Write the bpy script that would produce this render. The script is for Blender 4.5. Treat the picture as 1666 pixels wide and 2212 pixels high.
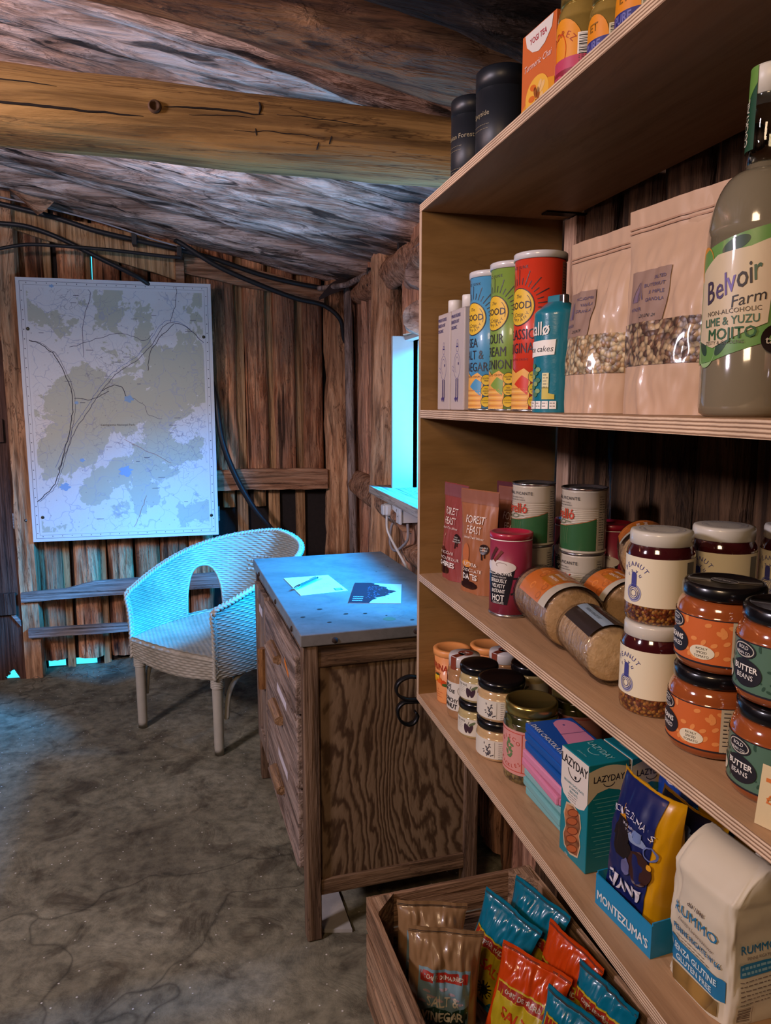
import bpy, bmesh, math, random
from mathutils import Vector, Matrix, noise
from mathutils.geometry import tessellate_polygon
PI = math.pi
S = 0.835                      # authoring units -> metres
FLOOR = -1.5                   # floor height in authoring units (camera eye at 0)
for o in list(bpy.data.objects): bpy.data.objects.remove(o)
sc = bpy.context.scene
COL = sc.collection
def W(x, y, z): return Vector((x*S, y*S, (z-FLOOR)*S))

# ---------------------------------------------------------------- camera
cam = bpy.data.objects.new('camera', bpy.data.cameras.new('camera')); COL.objects.link(cam)
cam.data.sensor_fit = 'VERTICAL'; cam.data.sensor_height = 36; cam.data.lens = 1600/2212*36
cam.data.clip_start = 0.02
fy = Vector((-402, 234, -1600)).normalized()
pt = math.atan2(234, 1600); uz = Vector((0, math.cos(pt), math.sin(pt)))
uz = (uz - fy*uz.dot(fy)).normalized(); ux = fy.cross(uz)
cam.matrix_world = Matrix.Translation(W(0, 0, 0)) @ Matrix((ux, fy, uz)).to_4x4()
sc.camera = cam
# ---------------------------------------------------------------- world, lamps, exposure
sc.view_settings.view_transform = 'Standard'; sc.view_settings.look = 'None'
sc.view_settings.gamma = 1; sc.view_settings.use_curve_mapping = False
sc.view_settings.exposure = 0.3
wd = bpy.data.worlds.new('sky'); sc.world = wd; wd.use_nodes = True
bg = wd.node_tree.nodes['Background']; bg.inputs[0].default_value = (0.06, 0.68, 1.0, 1); bg.inputs[1].default_value = 1.3
def area(name, loc, target, size, energy, color, spread=180, size_y=None):
    l = bpy.data.lights.new(name, 'AREA'); l.energy = energy; l.color = color; l.size = size*S
    if size_y: l.shape = 'RECTANGLE'; l.size_y = size_y*S
    l.spread = math.radians(spread)
    o = bpy.data.objects.new(name, l); COL.objects.link(o); o.location = W(*loc)
    o.rotation_euler = (W(*target)-W(*loc)).to_track_quat('-Z', 'Y').to_euler()
    return o
area('window_daylight', (2.2, 1.70, 1.05), (0.1, 3.0, -0.9), 1.0, 400, (0.0, 0.34, 1.0), 140)
area('outdoor_ground_bounce', (1.75, 2.6, -0.9), (0.1, 2.9, 0.9), 0.9, 42, (0.30, 0.55, 1.0), 150)
area('doorway_light', (-2.0, 0.9, 0.75), (0.2, 3.0, -0.6), 0.35, 31, (1.0, 0.86, 1.0))
area('ceiling_lamp', (-0.75, -0.35, 0.80), (0.5, 1.3, -0.5), 0.45, 5.6, (1.0, 0.68, 0.42), 125)
area('roof_fill', (-1.75, 1.85, 0.55), (-0.85, 2.1, 1.12), 0.4, 13, (1.0, 0.70, 0.68), 95)  # added fill aimed upwards to brighten the left roof boards, no fitting there

# ---------------------------------------------------------------- mesh builder
class MB:
    def __init__(s): s.v = []; s.f = []; s.m = []; s.mats = []; s.sm = []
    def mi(s, mat):
        if mat not in s.mats: s.mats.append(mat)
        return s.mats.index(mat)
    def add(s, vs, fs, mat, smooth=False):
        b = len(s.v); s.v += [tuple(v) for v in vs]; k = s.mi(mat)
        for f in fs: s.f.append(tuple(i+b for i in f)); s.m.append(k); s.sm.append(smooth)
    def box(s, a, b, mat, M=None):
        x0, y0, z0 = a; x1, y1, z1 = b
        vs = [Vector(p) for p in ((x0,y0,z0),(x1,y0,z0),(x1,y1,z0),(x0,y1,z0),(x0,y0,z1),(x1,y0,z1),(x1,y1,z1),(x0,y1,z1))]
        if M: vs = [M @ v for v in vs]
        s.add(vs, [(0,3,2,1),(4,5,6,7),(0,1,5,4),(1,2,6,5),(2,3,7,6),(3,0,4,7)], mat)
    def bbox(s, a, b, mat, r=.004, M=None, seg=2):
        """box with rounded edges"""
        bm = bmesh.new(); bmesh.ops.create_cube(bm, size=1)
        for v in bm.verts:
            v.co = Vector(((a[i]+b[i])/2 + v.co[i]*(b[i]-a[i]) for i in range(3)))
        r = min(r, min(abs(b[i]-a[i]) for i in range(3))*.45)
        bmesh.ops.bevel(bm, geom=bm.edges[:], offset=r, segments=seg, affect='EDGES', profile=.5)
        if M: bm.transform(M)
        bm.verts.index_update()
        s.add([v.co.copy() for v in bm.verts], [tuple(v.index for v in f.verts) for f in bm.faces], mat, False); bm.free()
    def grid(s, P, nu, nv, mat, smooth=True, skip=None, closeu=False, flip=False):
        vs = [P(i, j) for j in range(nv+1) for i in range(nu+1)]
        fs = []
        for j in range(nv):
            for i in range(nu):
                if skip and skip(i, j): continue
                a = j*(nu+1)+i; q = (a, a+1, a+nu+2, a+nu+1)
                fs.append(q[::-1] if flip else q)
        s.add(vs, fs, mat, smooth)
    def lathe(s, prof, mat, seg=36, c=(0, 0), smooth=True, cap0=True, cap1=True, M=None):
        """prof: list of (r, z)"""
        vs = []; fs = []
        for r, z in prof:
            for i in range(seg):
                a = 2*PI*i/seg; vs.append(Vector((c[0]+r*math.cos(a), c[1]+r*math.sin(a), z)))
        n = len(prof)
        for j in range(n-1):
            for i in range(seg):
                k = (i+1) % seg; fs.append((j*seg+i, j*seg+k, (j+1)*seg+k, (j+1)*seg+i))
        if cap0: fs.append(tuple(range(seg))[::-1])
        if cap1: fs.append(tuple((n-1)*seg+i for i in range(seg)))
        if M: vs = [M @ v for v in vs]
        s.add(vs, fs, mat, smooth)
    def tube(s, pts, r, mat, seg=8, cap=True, smooth=True):
        pts = [Vector(p) for p in pts]; n = len(pts)
        rr = r if hasattr(r, '__len__') else [r]*n
        up = None; vs = []; fs = []
        for i, p in enumerate(pts):
            t = (pts[min(i+1, n-1)]-pts[max(i-1, 0)]).normalized()
            if up is None:
                up = Vector((0, 0, 1)) if abs(t.z) < .9 else Vector((1, 0, 0))
            a = (up - t*up.dot(t)).normalized(); b = t.cross(a); up = a
            for k in range(seg):
                th = 2*PI*k/seg; vs.append(p + (a*math.cos(th)+b*math.sin(th))*rr[i])
        for i in range(n-1):
            for k in range(seg):
                q = (k+1) % seg; fs.append((i*seg+k, i*seg+q, (i+1)*seg+q, (i+1)*seg+k))
        if cap: fs.append(tuple(range(seg))[::-1]); fs.append(tuple((n-1)*seg+k for k in range(seg)))
        s.add(vs, fs, mat, smooth)
    def prism(s, pts, ext, mat, M=None):
        """polygon pts (3D) extruded by vector ext"""
        n = len(pts); a = [Vector(p) for p in pts]; e = Vector(ext); b = [p+e for p in a]
        vs = a+b
        if M: vs = [M @ v for v in vs]
        fs = [tuple(range(n))[::-1], tuple(range(n, 2*n))]+[(i, (i+1) % n, n+(i+1) % n, n+i) for i in range(n)]
        s.add(vs, fs, mat)
    def build(s, name, parent=None, world=False):
        """world=True: verts are authoring world coords; the object's origin goes to its base centre"""
        vs = [Vector(v) for v in s.v]
        if world and not parent:
            xs = [v.x for v in vs]; ys = [v.y for v in vs]; z0 = min(v.z for v in vs)
            c = Vector(((min(xs)+max(xs))/2, (min(ys)+max(ys))/2, z0))
        elif world: c = parent['_c'] and Vector(parent['_c'])
        else: c = Vector((0, 0, 0))
        me = bpy.data.meshes.new(name)
        me.from_pydata([(v-c)*S for v in vs], [], s.f)
        for m in s.mats: me.materials.append(m)
        me.polygons.foreach_set('material_index', s.m); me.polygons.foreach_set('use_smooth', s.sm)
        me.update()
        bm = bmesh.new(); bm.from_mesh(me); bmesh.ops.recalc_face_normals(bm, faces=[f for f in bm.faces]) if getattr(s, 'recalc', True) else None
        bm.to_mesh(me); bm.free()
        o = bpy.data.objects.new(name, me); COL.objects.link(o)
        if parent: o.parent = parent
        elif world: o.location = W(*c)
        return o
def tag(o, label, cat, group=None, kind=None):
    if label: o['label'] = label
    if cat: o['category'] = cat
    if group: o['group'] = group
    if kind: o['kind'] = kind
    return o
def struct(o): o['kind'] = 'structure'; return o
def empty(name, loc, rz=0, label=None, cat=None, group=None):
    o = bpy.data.objects.new(name, None); COL.objects.link(o); o.empty_display_size = .05
    o.location = W(*loc); o.rotation_euler = (0, 0, rz)
    return tag(o, label, cat, group)
def children(o): return [c for c in bpy.data.objects if c.parent == o]
def dup(o, loc, rz=None, label=None, group=None, rot=None):
    def cp(a, parent):
        c = a.copy(); COL.objects.link(c); c.parent = parent
        for ch in children(a): cp(ch, c)
        return c
    c = cp(o, None); c.location = W(*loc)
    if rz is not None: c.rotation_euler = (0, 0, rz)
    if rot is not None: c.rotation_euler = rot
    if label: c['label'] = label
    if group: c['group'] = group
    return c
def fbm(v, o=3): return noise.fractal(Vector(v), 1.0, 2.0, o)

# ---------------------------------------------------------------- materials
class NT:
    def __init__(s, name):
        m = bpy.data.materials.new(name); m.use_nodes = True; s.m = m; s.t = m.node_tree; s.b = s.t.nodes['Principled BSDF']
        s.out = s.t.nodes['Material Output']
    def n(s, typ, **k):
        nd = s.t.nodes.new(typ)
        for a, v in k.items():
            if a.startswith('i_'):
                key = a[2:]; key = int(key) if key.isdigit() else key.replace('_', ' ')
                nd.inputs[key].default_value = v
            else: setattr(nd, a, v)
        return nd
    def l(s, a, b): s.t.links.new(a, b)
    def ramp(s, fac, stops, interp='LINEAR'):
        r = s.n('ShaderNodeValToRGB'); r.color_ramp.interpolation = interp; e = r.color_ramp.elements
        while len(e) < len(stops): e.new(.5)
        for i, (p, c) in enumerate(stops):
            e[i].position = p; e[i].color = (*c, 1) if len(c) == 3 else c
        s.l(fac, r.inputs[0]); return r.outputs[0]
    def mix(s, a, b, fac, mode='MIX'):
        m = s.n('ShaderNodeMix', data_type='RGBA', blend_type=mode)
        if hasattr(fac, 'links'): s.l(fac, m.inputs[0])
        else: m.inputs[0].default_value = fac
        for k, x in ((6, a), (7, b)):
            if hasattr(x, 'links'): s.l(x, m.inputs[k])
            else: m.inputs[k].default_value = (*x, 1)
        return m.outputs[2]
    def coord(s, scale=(1, 1, 1), which='Object', rot=(0, 0, 0), loc=(0, 0, 0)):
        c = s.n('ShaderNodeTexCoord'); mp = s.n('ShaderNodeMapping'); mp.inputs['Scale'].default_value = scale
        mp.inputs['Rotation'].default_value = rot; mp.inputs['Location'].default_value = loc
        s.l(c.outputs[which], mp.inputs[0]); return mp.outputs[0]
    def noise(s, vec, scale, detail=6, rough=.6, dist=0.0):
        n = s.n('ShaderNodeTexNoise'); s.l(vec, n.inputs['Vector'])
        n.inputs['Scale'].default_value = scale; n.inputs['Detail'].default_value = detail
        n.inputs['Roughness'].default_value = rough; n.inputs['Distortion'].default_value = dist
        return n.outputs['Fac']
    def bump(s, h, st, d=.01):
        b = s.n('ShaderNodeBump'); b.inputs['Strength'].default_value = st; b.inputs['Distance'].default_value = d
        s.l(h, b.inputs['Height']); s.l(b.outputs[0], s.b.inputs['Normal'])
def plain(name, c, rough=.55, metal=0.0, coat=0.0, var=0.0, trans=0.0, ior=1.45, bump=0, bscale=60, spec=.5):
    t = NT(name); b = t.b
    b.inputs['Base Color'].default_value = (*c, 1); b.inputs['Roughness'].default_value = rough
    b.inputs['Metallic'].default_value = metal; b.inputs['Coat Weight'].default_value = coat
    b.inputs['Coat Roughness'].default_value = .06
    b.inputs['Transmission Weight'].default_value = trans; b.inputs['IOR'].default_value = ior
    b.inputs['Specular IOR Level'].default_value = spec
    if var or bump:
        v = t.coord(); f = t.noise(v, bscale, 5)
        if var:
            t.l(t.mix(tuple(x*(1-var) for x in c), tuple(min(1, x*(1+var)) for x in c), f), b.inputs['Base Color'])
        if bump: t.bump(f, bump, .004)
    return t.m
def wood(name, dark, mid, light, axis='z', across=16, along=1.3, crack=.35, island=.35, bump=.5, rough=.75, patch=None, patchamt=.5, detail=8, fine=.7):
    t = NT(name); sc_ = [across]*3; sc_['xyz'.index(axis)] = along
    v = t.coord(tuple(sc_)); g = t.n('ShaderNodeNewGeometry')
    off = t.n('ShaderNodeVectorMath', operation='SCALE'); comb = t.n('ShaderNodeCombineXYZ')
    for k in range(3): t.l(g.outputs['Random Per Island'], comb.inputs[k])
    t.l(comb.outputs[0], off.inputs[0]); off.inputs['Scale'].default_value = 37.0
    ad = t.n('ShaderNodeVectorMath', operation='ADD'); t.l(v, ad.inputs[0]); t.l(off.outputs[0], ad.inputs[1]); v = ad.outputs[0]
    f = t.noise(v, 1.0, detail, .68, .9)
    col = t.ramp(f, [(.34, dark), (.45, mid), (.55, light), (.68, mid)])
    if patch:
        sp = [3.5]*3; sp['xyz'.index(axis)] = 1.6
        v2 = t.coord(tuple(sp)); p = t.noise(v2, 1.0, 5, .65, .3)
        pf = t.ramp(p, [(.45, (0, 0, 0)), (.62, (patchamt,)*3)])
        col = t.mix(col, patch, pf)
    sc2 = [across*2.4]*3; sc2['xyz'.index(axis)] = along*.8
    f2 = t.noise(t.coord(tuple(sc2)), 1.0, 4, .5, .2)
    cr = t.ramp(f2, [(.36, (1-crack,)*3), (.41, (1, 1, 1))])
    col = t.mix(col, cr, 1.0, 'MULTIPLY')
    isl = t.ramp(g.outputs['Random Per Island'], [(0, (1-island,)*3), (1, (1+island*.5,)*3)])
    col = t.mix(col, isl, 1.0, 'MULTIPLY')
    t.l(col, t.b.inputs['Base Color']); t.b.inputs['Roughness'].default_value = rough
    t.b.inputs['Specular IOR Level'].default_value = .25
    h = t.n('ShaderNodeMath', operation='ADD'); t.l(f, h.inputs[0]); t.l(f2, h.inputs[1])
    sc3_ = [across*5]*3; sc3_['xyz'.index(axis)] = along*2.5
    f3 = t.noise(t.coord(tuple(sc3_)), 1.0, 5, .6, .4)
    col2 = t.mix(col, t.ramp(f3, [(.30, (.28, .24, .22)), (.42, (.55, .52, .50)), (.5, (1, 1, 1)), (.66, (1.35,)*3)]), fine, 'MULTIPLY')
    sc4_ = [across*1.5]*3; sc4_['xyz'.index(axis)] = along*1.1
    f4 = t.noise(t.coord(tuple(sc4_), loc=(5, 3, 8)), 1.0, 6, .62, .6); ab = t.n('ShaderNodeMath', operation='SUBTRACT'); ab.inputs[1].default_value = .5; t.l(f4, ab.inputs[0]); ab2 = t.n('ShaderNodeMath', operation='ABSOLUTE'); t.l(ab.outputs[0], ab2.inputs[0])
    col2 = t.mix(col2, t.ramp(ab2.outputs[0], [(.0, (.22, .17, .15)), (.012, (1, 1, 1))]), min(1, fine*1.1), 'MULTIPLY'); t.l(col2, t.b.inputs['Base Color'])
    h2 = t.n('ShaderNodeMath', operation='ADD'); t.l(h.outputs[0], h2.inputs[0]); t.l(f3, h2.inputs[1]); bump = bump*1.5
    t.bump(h2.outputs[0], bump, .012)
    return t.m
M_slab = wood('wood_slab', (.09, .024, .010), (.60, .215, .09), (.92, .44, .22), 'z', 13, 1.8, .75, .45, .9, patch=(.36, .20, .13), patchamt=.7)
M_batten = wood('wood_batten', (.26, .12, .05), (.46, .24, .10), (.58, .33, .16), 'z', 20, 1.0, .25, .3, .3)
M_darkboard = plain('dark_backing', (.018, .012, .010), .85, var=.5, bump=.3)
M_rslab = wood('wood_slab_right', (.13, .045, .024), (.50, .215, .12), (.72, .38, .23), 'z', 13, 1.6, .5, .3, .7, patch=(.40, .25, .18))
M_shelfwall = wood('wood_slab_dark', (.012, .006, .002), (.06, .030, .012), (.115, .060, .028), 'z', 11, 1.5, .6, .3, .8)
M_ceil = wood('wood_ceiling_board', (.05, .026, .018), (.52, .35, .27), (.88, .68, .58), 'x', 10, .42, .85, .5, .9, patch=(.26, .14, .085), patchamt=.8)
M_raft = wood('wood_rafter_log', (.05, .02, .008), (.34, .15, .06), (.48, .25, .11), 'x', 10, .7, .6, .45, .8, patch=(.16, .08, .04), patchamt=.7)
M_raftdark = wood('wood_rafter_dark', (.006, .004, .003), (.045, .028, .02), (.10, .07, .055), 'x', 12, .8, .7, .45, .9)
M_beam = wood('wood_tie_beam', (.09, .042, .012), (.29, .155, .045), (.37, .21, .07), 'x', 9, .9, .5, .0, .5, patch=(.26, .14, .05), patchamt=.55)
M_rail = wood('wood_rail', (.13, .06, .03), (.40, .19, .10), (.55, .30, .175), 'x', 16, 1.6, .5, .2, .7)
M_greyrail = wood('wood_grey_rail', (.14, .11, .095), (.26, .21, .185), (.35, .29, .255), 'x', 18, 1.2, .3, .2, .4)
M_pole = wood('wood_grey_pole', (.13, .09, .075), (.26, .19, .16), (.36, .28, .25), 'z', 12, 3, .4, .1, .7)
M_post = wood('wood_post', (.16, .065, .03), (.50, .24, .115), (.70, .40, .22), 'z', 9, 1.5, .6, .25, .8, patch=(.30, .17, .10))
M_doorwood = wood('wood_door', (.03, .014, .01), (.09, .042, .028), (.13, .065, .045), 'z', 14, 1.1, .4, .2, .4)
M_cable = plain('cable_black', (.018, .016, .017), .45)
M_cablegrey = plain('cable_grey', (.30, .27, .28), .5)
M_metalnail = plain('zinc', (.5, .5, .5), .35, 1.0)

# ---------------------------------------------------------------- log / slab generators
def smooth(pts, n=8):
    P = [Vector(p) for p in pts]; out = []
    for i in range(len(P)-1):
        p0 = P[max(i-1, 0)]; p1 = P[i]; p2 = P[i+1]; p3 = P[min(i+2, len(P)-1)]
        for k in range(n):
            q = k/n
            out.append(.5*((2*p1)+(p2-p0)*q+(2*p0-5*p1+4*p2-p3)*q*q+(3*p1-p0-3*p2+p3)*q**3))
    out.append(P[-1]); return out

def slab(mb, p0, p1, w, d, nrm, mat, seed=0, nl=70, na=12, wob=.16, bow=.0, under=.25, taper=1.0):
    """half-round split log lying on a plane; p0..p1 centre line, nrm = direction of the bulge"""
    p0 = Vector(p0); p1 = Vector(p1); t = (p1-p0).normalized(); n = Vector(nrm).normalized(); n = (n-t*n.dot(t)).normalized()
    sd = t.cross(n); L = (p1-p0).length
    nl = max(8, int(nl*min(1, L/1.6)))
    def P(i, j):
        q = j/nl; s_ = q*L; a = PI*i/na
        hw = w/2*(1+(taper-1)*q)*(1+wob*fbm((s_*2.2, seed*3.7, (1 if i < na/2 else 9)), 3))
        c = math.cos(a); si = max(0, math.sin(a))**.62
        rd = .10*fbm((c*3.0+seed*1.3, s_*2.6, seed*5.1), 3)+.05*fbm((c*9+seed, s_*5, seed*2.1), 2)
        ctr = p0+t*s_+sd*(bow*math.sin(PI*q)+.06*w*fbm((s_*1.5, seed*9.1, 0), 2))
        return ctr + sd*(-c*hw) + n*(d*si*(1+rd*2.4)-under*d*(si == 0))
    mb.grid(P, na, nl, mat)
    for j in (0, nl):
        mb.add([P(i, j) for i in range(na+1)], [tuple(range(na+1))], mat)
def log(mb, pts, r, mat, seed=0, seg=18, sub=10, wob=.1, endmat=None):
    pts = [Vector(p) for p in pts]; path = []
    for a, b in zip(pts[:-1], pts[1:]):
        for k in range(sub): path.append(a.lerp(b, k/sub))
    path.append(pts[-1]); n = len(path); rr = r if hasattr(r, '__len__') else [r, r]
    vs = []; fs = []; up = None; d = 0
    for i, p in enumerate(path):
        t = (path[min(i+1, n-1)]-path[max(i-1, 0)]).normalized()
        if up is None: up = Vector((0, 0, 1)) if abs(t.z) < .9 else Vector((1, 0, 0))
        a = (up-t*up.dot(t)).normalized(); b = t.cross(a); up = a
        if i: d += (p-path[i-1]).length
        R_ = rr[0]+(rr[-1]-rr[0])*i/(n-1)
        for k in range(seg):
            th = 2*PI*k/seg
            q = R_*(1+wob*fbm((math.cos(th)*1.3+seed*7, math.sin(th)*1.3, d*3+seed), 3)*1.3)
            vs.append(p+(a*math.cos(th)+b*math.sin(th))*q)
    for i in range(n-1):
        for k in range(seg):
            q = (k+1) % seg; fs.append((i*seg+k, i*seg+q, (i+1)*seg+q, (i+1)*seg+k))
    mb.add(vs, fs, mat, True)
    mb.add(vs[:seg], [tuple(range(seg))[::-1]], endmat or mat); mb.add(vs[-seg:], [tuple(range(seg))], endmat or mat)

XB = lambda px: .1+(px-480)*.00279       # measured width scale along the back wall
YB = 4.40
rnd = random.Random(4)
# ---------------------------------------------------------------- floor
t = NT('earth_concrete')
v = t.coord(); f = t.noise(v, 2.2, 10, .62, .3); f2 = t.noise(v, 26, 8, .7); f3 = t.noise(v, 7.0, 8, .65, .8)
c = t.ramp(f, [(.3, (.11, .096, .065)), (.5, (.215, .198, .135)), (.7, (.32, .30, .215))])
c = t.mix(c, t.ramp(f2, [(.35, (.45,)*3), (.55, (1, 1, 1)), (.72, (1.35,)*3)]), .8, 'MULTIPLY')
c = t.mix(c, t.ramp(f3, [(.36, (.38, .34, .32)), (.48, (1, 1, 1))]), .8, 'MULTIPLY')
vr = t.n('ShaderNodeTexVoronoi', feature='DISTANCE_TO_EDGE'); wv = t.n('ShaderNodeVectorMath', operation='ADD')
nz = t.n('ShaderNodeTexNoise'); nz.inputs['Scale'].default_value = 5; t.l(v, nz.inputs['Vector'])
sc3 = t.n('ShaderNodeVectorMath', operation='SCALE'); sc3.inputs['Scale'].default_value = .35; t.l(nz.outputs['Color'], sc3.inputs[0])
t.l(v, wv.inputs[0]); t.l(sc3.outputs[0], wv.inputs[1]); t.l(wv.outputs[0], vr.inputs['Vector']); vr.inputs['Scale'].default_value = .9
c = t.mix(c, t.ramp(vr.outputs[0], [(.0, (.35,)*3), (.006, (1, 1, 1))]), .8, 'MULTIPLY')
sp = t.n('ShaderNodeTexVoronoi'); t.l(v, sp.inputs['Vector']); sp.inputs['Scale'].default_value = 34
c = t.mix((.62, .60, .55), c, t.ramp(sp.outputs['Distance'], [(.05, (0, 0, 0)), (.09, (1, 1, 1))]))
t.l(c, t.b.inputs['Base Color']); t.b.inputs['Roughness'].default_value = .8; t.b.inputs['Specular IOR Level'].default_value = .3
t.bump(f3, .5, .02); M_floor = t.m
def floor_z(x, y):
    z = FLOOR + .006*fbm((x*3, y*3, 1), 3)
    k = max(0, (y-4.02)/.35); z += .045*min(1, k)*max(0, min(1, (x+.62)/.25))*(1+.8*fbm((x*4, y*5, 2), 3))
    return z
mb = MB(); NX, NY = 130, 160
FP = lambda i, j: (-2.6+3.6*i/NX, -1.2+5.64*j/NY)
mb.grid(lambda i, j: Vector((*FP(i, j), floor_z(*FP(i, j)))), NX, NY, M_floor, skip=lambda i, j: FP(i+1, j)[0] < -.975 and FP(i, j+1)[1] > 4.30)
struct(mb.build('floor', world=True))

# ---------------------------------------------------------------- back wall
def backing(mb, axis, pos, a0, a1, z0, z1, holes, mat, th=.02):
    A = sorted({a0, a1, *[h[0] for h in holes], *[h[1] for h in holes]}); Z = sorted({z0, z1, *[h[2] for h in holes], *[h[3] for h in holes]})
    for i in range(len(A)-1):
        run = None
        for j in range(len(Z)-1):
            ca = (A[i]+A[i+1])/2; cz = (Z[j]+Z[j+1])/2
            hole = any(h[0] < ca < h[1] and h[2] < cz < h[3] for h in holes)
            if not hole and run is None: run = Z[j]
            if run is not None and (hole or j == len(Z)-2):
                top = Z[j] if hole else Z[j+1]
                if axis == 'y': mb.box((A[i], pos, run), (A[i+1], pos+th, top), mat)
                else: mb.box((pos, A[i], run), (pos+th, A[i+1], top), mat)
                run = None
holes = [(-.546, -.528, .60, .80), (.157, .163, .516, .524), (.4105, .4165, .56, .65),
         (-.895, -.80, -1.50, -1.432), (-.79, -.70, -1.50, -1.455), (-.70, -.63, -1.50, -1.43), (-.665, -.635, -1.44, -1.385), (-.655, -.645, -1.40, -1.35),
         (-.852, -.845, -1.30, -1.02), (-.838, -.834, -1.42, -1.3), (.905, .915, -.40, -.1), (.915, .925, -.95, -.6)]
holes.append((-1.3, -1.0, -1.6, -1.3))
mb = MB()
backing(mb, 'y', YB+.03, -2.6, 1.2, -1.6, 1.6, holes, M_darkboard)
# lit-edge battens and half-round slabs: (left px, right px) measured along the back wall
def xb(a): return XB(a)
for a, b, z0 in ((515, 537, -1.5), (580, 598, -1.5), (638, 658, -1.5), (598, 604, -1.5), (100, 118, -1.5), (163, 178, -1.5), (233, 248, -1.5), (380, 410, -1.5), (330, 345, -1.5)):
    x0 = xb(a); x1 = xb(b)
    mb.bbox((x0, YB+.004, z0), (x1, YB+.028, 1.15), M_batten, .002)
sl = [(463, 520, 0), (537, 582, 0), (596, 641, 0), (656, 698, 0)]
for k, (a, b, q) in enumerate(sl):      # these stop on the rail
    slab(mb, ((xb(a)+xb(b))/2, YB+.01, -.47), ((xb(a)+xb(b))/2, YB+.01, .95), xb(b)-xb(a), .055, (0, -1, 0), M_slab, seed=k+1, wob=.10)
sl = [(28, 98), (118, 164), (185, 234), (249, 300), (304, 352), (355, 408), (412, 462)]
for k, (a, b) in enumerate(sl):
    slab(mb, ((xb(a)+xb(b))/2, YB+.01, -1.44), ((xb(a)+xb(b))/2+.01, YB+.01, 1.12), xb(b)-xb(a), .05, (0, -1, 0), M_slab, seed=k+11, wob=.10)
dh = []
for k in range(9):
    w_ = .060*(1-k/9.5); dh.append((-1.045-w_+.006*((k*7) % 3), -1.045+w_*.7, -1.515+.0085*k, -1.515+.0085*(k+1)))
backing(mb, 'y', 4.275, -2.6, -.975, -1.6, 1.6, dh, M_doorwood)
for z0 in (-1.13, -.2, .6): mb.bbox((-2.55, 4.25, z0), (-1.0, 4.275, z0+.12), M_doorwood, .003)
mb.prism([(-1.09, 4.262, -1.01), (-.985, 4.262, -1.17), (-.985, 4.262, -1.20), (-1.09, 4.262, -1.05)], (0, .012, 0), M_greyrail)
for k in range(2):                       # stub ends below the rail
    xc = xb(498 + 64*k)
    slab(mb, (xc, YB+.012, -.60), (xc, YB+.012, -.46), .07, .03, (0, -1, 0), M_batten, seed=60+k, wob=.05)
struct(mb.build('wall_back', world=True))

def rough_board(mb, pts, y, th, mat, n=40, seed=0, amp=.008, axis='x'):
    """board outline given by (x0,zb0,zt0) .. interpolated stations, thick in y"""
    st = []
    for k in range(n+1):
        q = k/n*(len(pts)-1); i = min(int(q), len(pts)-2); f_ = q-i
        a = [pts[i][m]*(1-f_)+pts[i+1][m]*f_ for m in range(3)]
        st.append((a[0], a[1]+amp*fbm((a[0]*6, seed, 3), 3), a[2]+amp*fbm((a[0]*6, seed, 8), 3)))
    vs = []; fs = []
    for x, zb, zt in st: vs += [(x, y, zb), (x, y, zt), (x, y+th, zt), (x, y+th, zb)]
    for k in range(n):
        b = 4*k
        for e in range(4): fs.append((b+e, b+(e+1) % 4, b+4+(e+1) % 4, b+4+e))
    fs += [(0, 3, 2, 1), (4*n, 4*n+1, 4*n+2, 4*n+3)]
    mb.add(vs, fs, mat)
mb = MB(); rough_board(mb, [(-.905, .885, .985), (-.5, .775, .93), (-.065, .655, .845)], 4.30, .03, M_batten, seed=1, amp=.004)
mb.bbox((-.10, 4.285, .58), (-.055, 4.30, .83), M_rail, .002)
struct(mb.build('trim_1', world=True))
mb = MB(); rough_board(mb, [(-.053, .70, .815), (.3, .64, .745), (.71, .572, .65)], 4.31, .03, M_rail, seed=2, amp=.006)
struct(mb.build('trim_2', world=True))
mb = MB(); rough_board(mb, [(.05, -.492, -.375), (.4, -.494, -.372), (.72, -.498, -.38)], 4.31, .04, M_rail, seed=3, amp=.006)
tag(mb.build('wall_rail', world=True), 'brown horizontal rail between the map and the corner post', 'rail', 'wall rails')
mb = MB(); rough_board(mb, [(-.97, -1.06, -1.012), (-.75, -1.055, -.998), (-.6, -1.05, -.968), (-.3, -1.045, -.958), (.1, -1.04, -.955)], 4.235, .03, M_greyrail, seed=4, amp=.003)
tag(mb.build('wall_rail', world=True), 'wide grey-brown rail low on the wall, upper of two beside the armchair', 'rail', 'wall rails')
mb = MB(); rough_board(mb, [(-.945, -1.262, -1.212), (-.4, -1.262, -1.215), (.1, -1.25, -1.205)], 4.235, .03, M_greyrail, seed=5, amp=.003)
tag(mb.build('wall_rail', world=True), 'narrow grey rail low on the wall, lower of two beside the armchair', 'rail', 'wall rails')
for z0, z1, lb in ((.318, .405, 'short rail end poking out behind the upper left of the map'), (-.66, -.578, 'short rail end poking out behind the lower left of the map')):
    mb = MB(); rough_board(mb, [(-.99, z0, z1), (.09, z0, z1)], 4.27, .03, M_rail if z0 > 0 else M_greyrail, seed=z0, amp=.003)
    mb.lathe([(.008, 0), (.008, .004)], M_metalnail, 10, M=Matrix.Translation((-.925, 4.27, (z0+z1)/2)) @ Matrix.Rotation(PI/2, 4, 'X'))
    tag(mb.build('wall_rail', world=True), lb, 'rail', 'wall rails')
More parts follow.
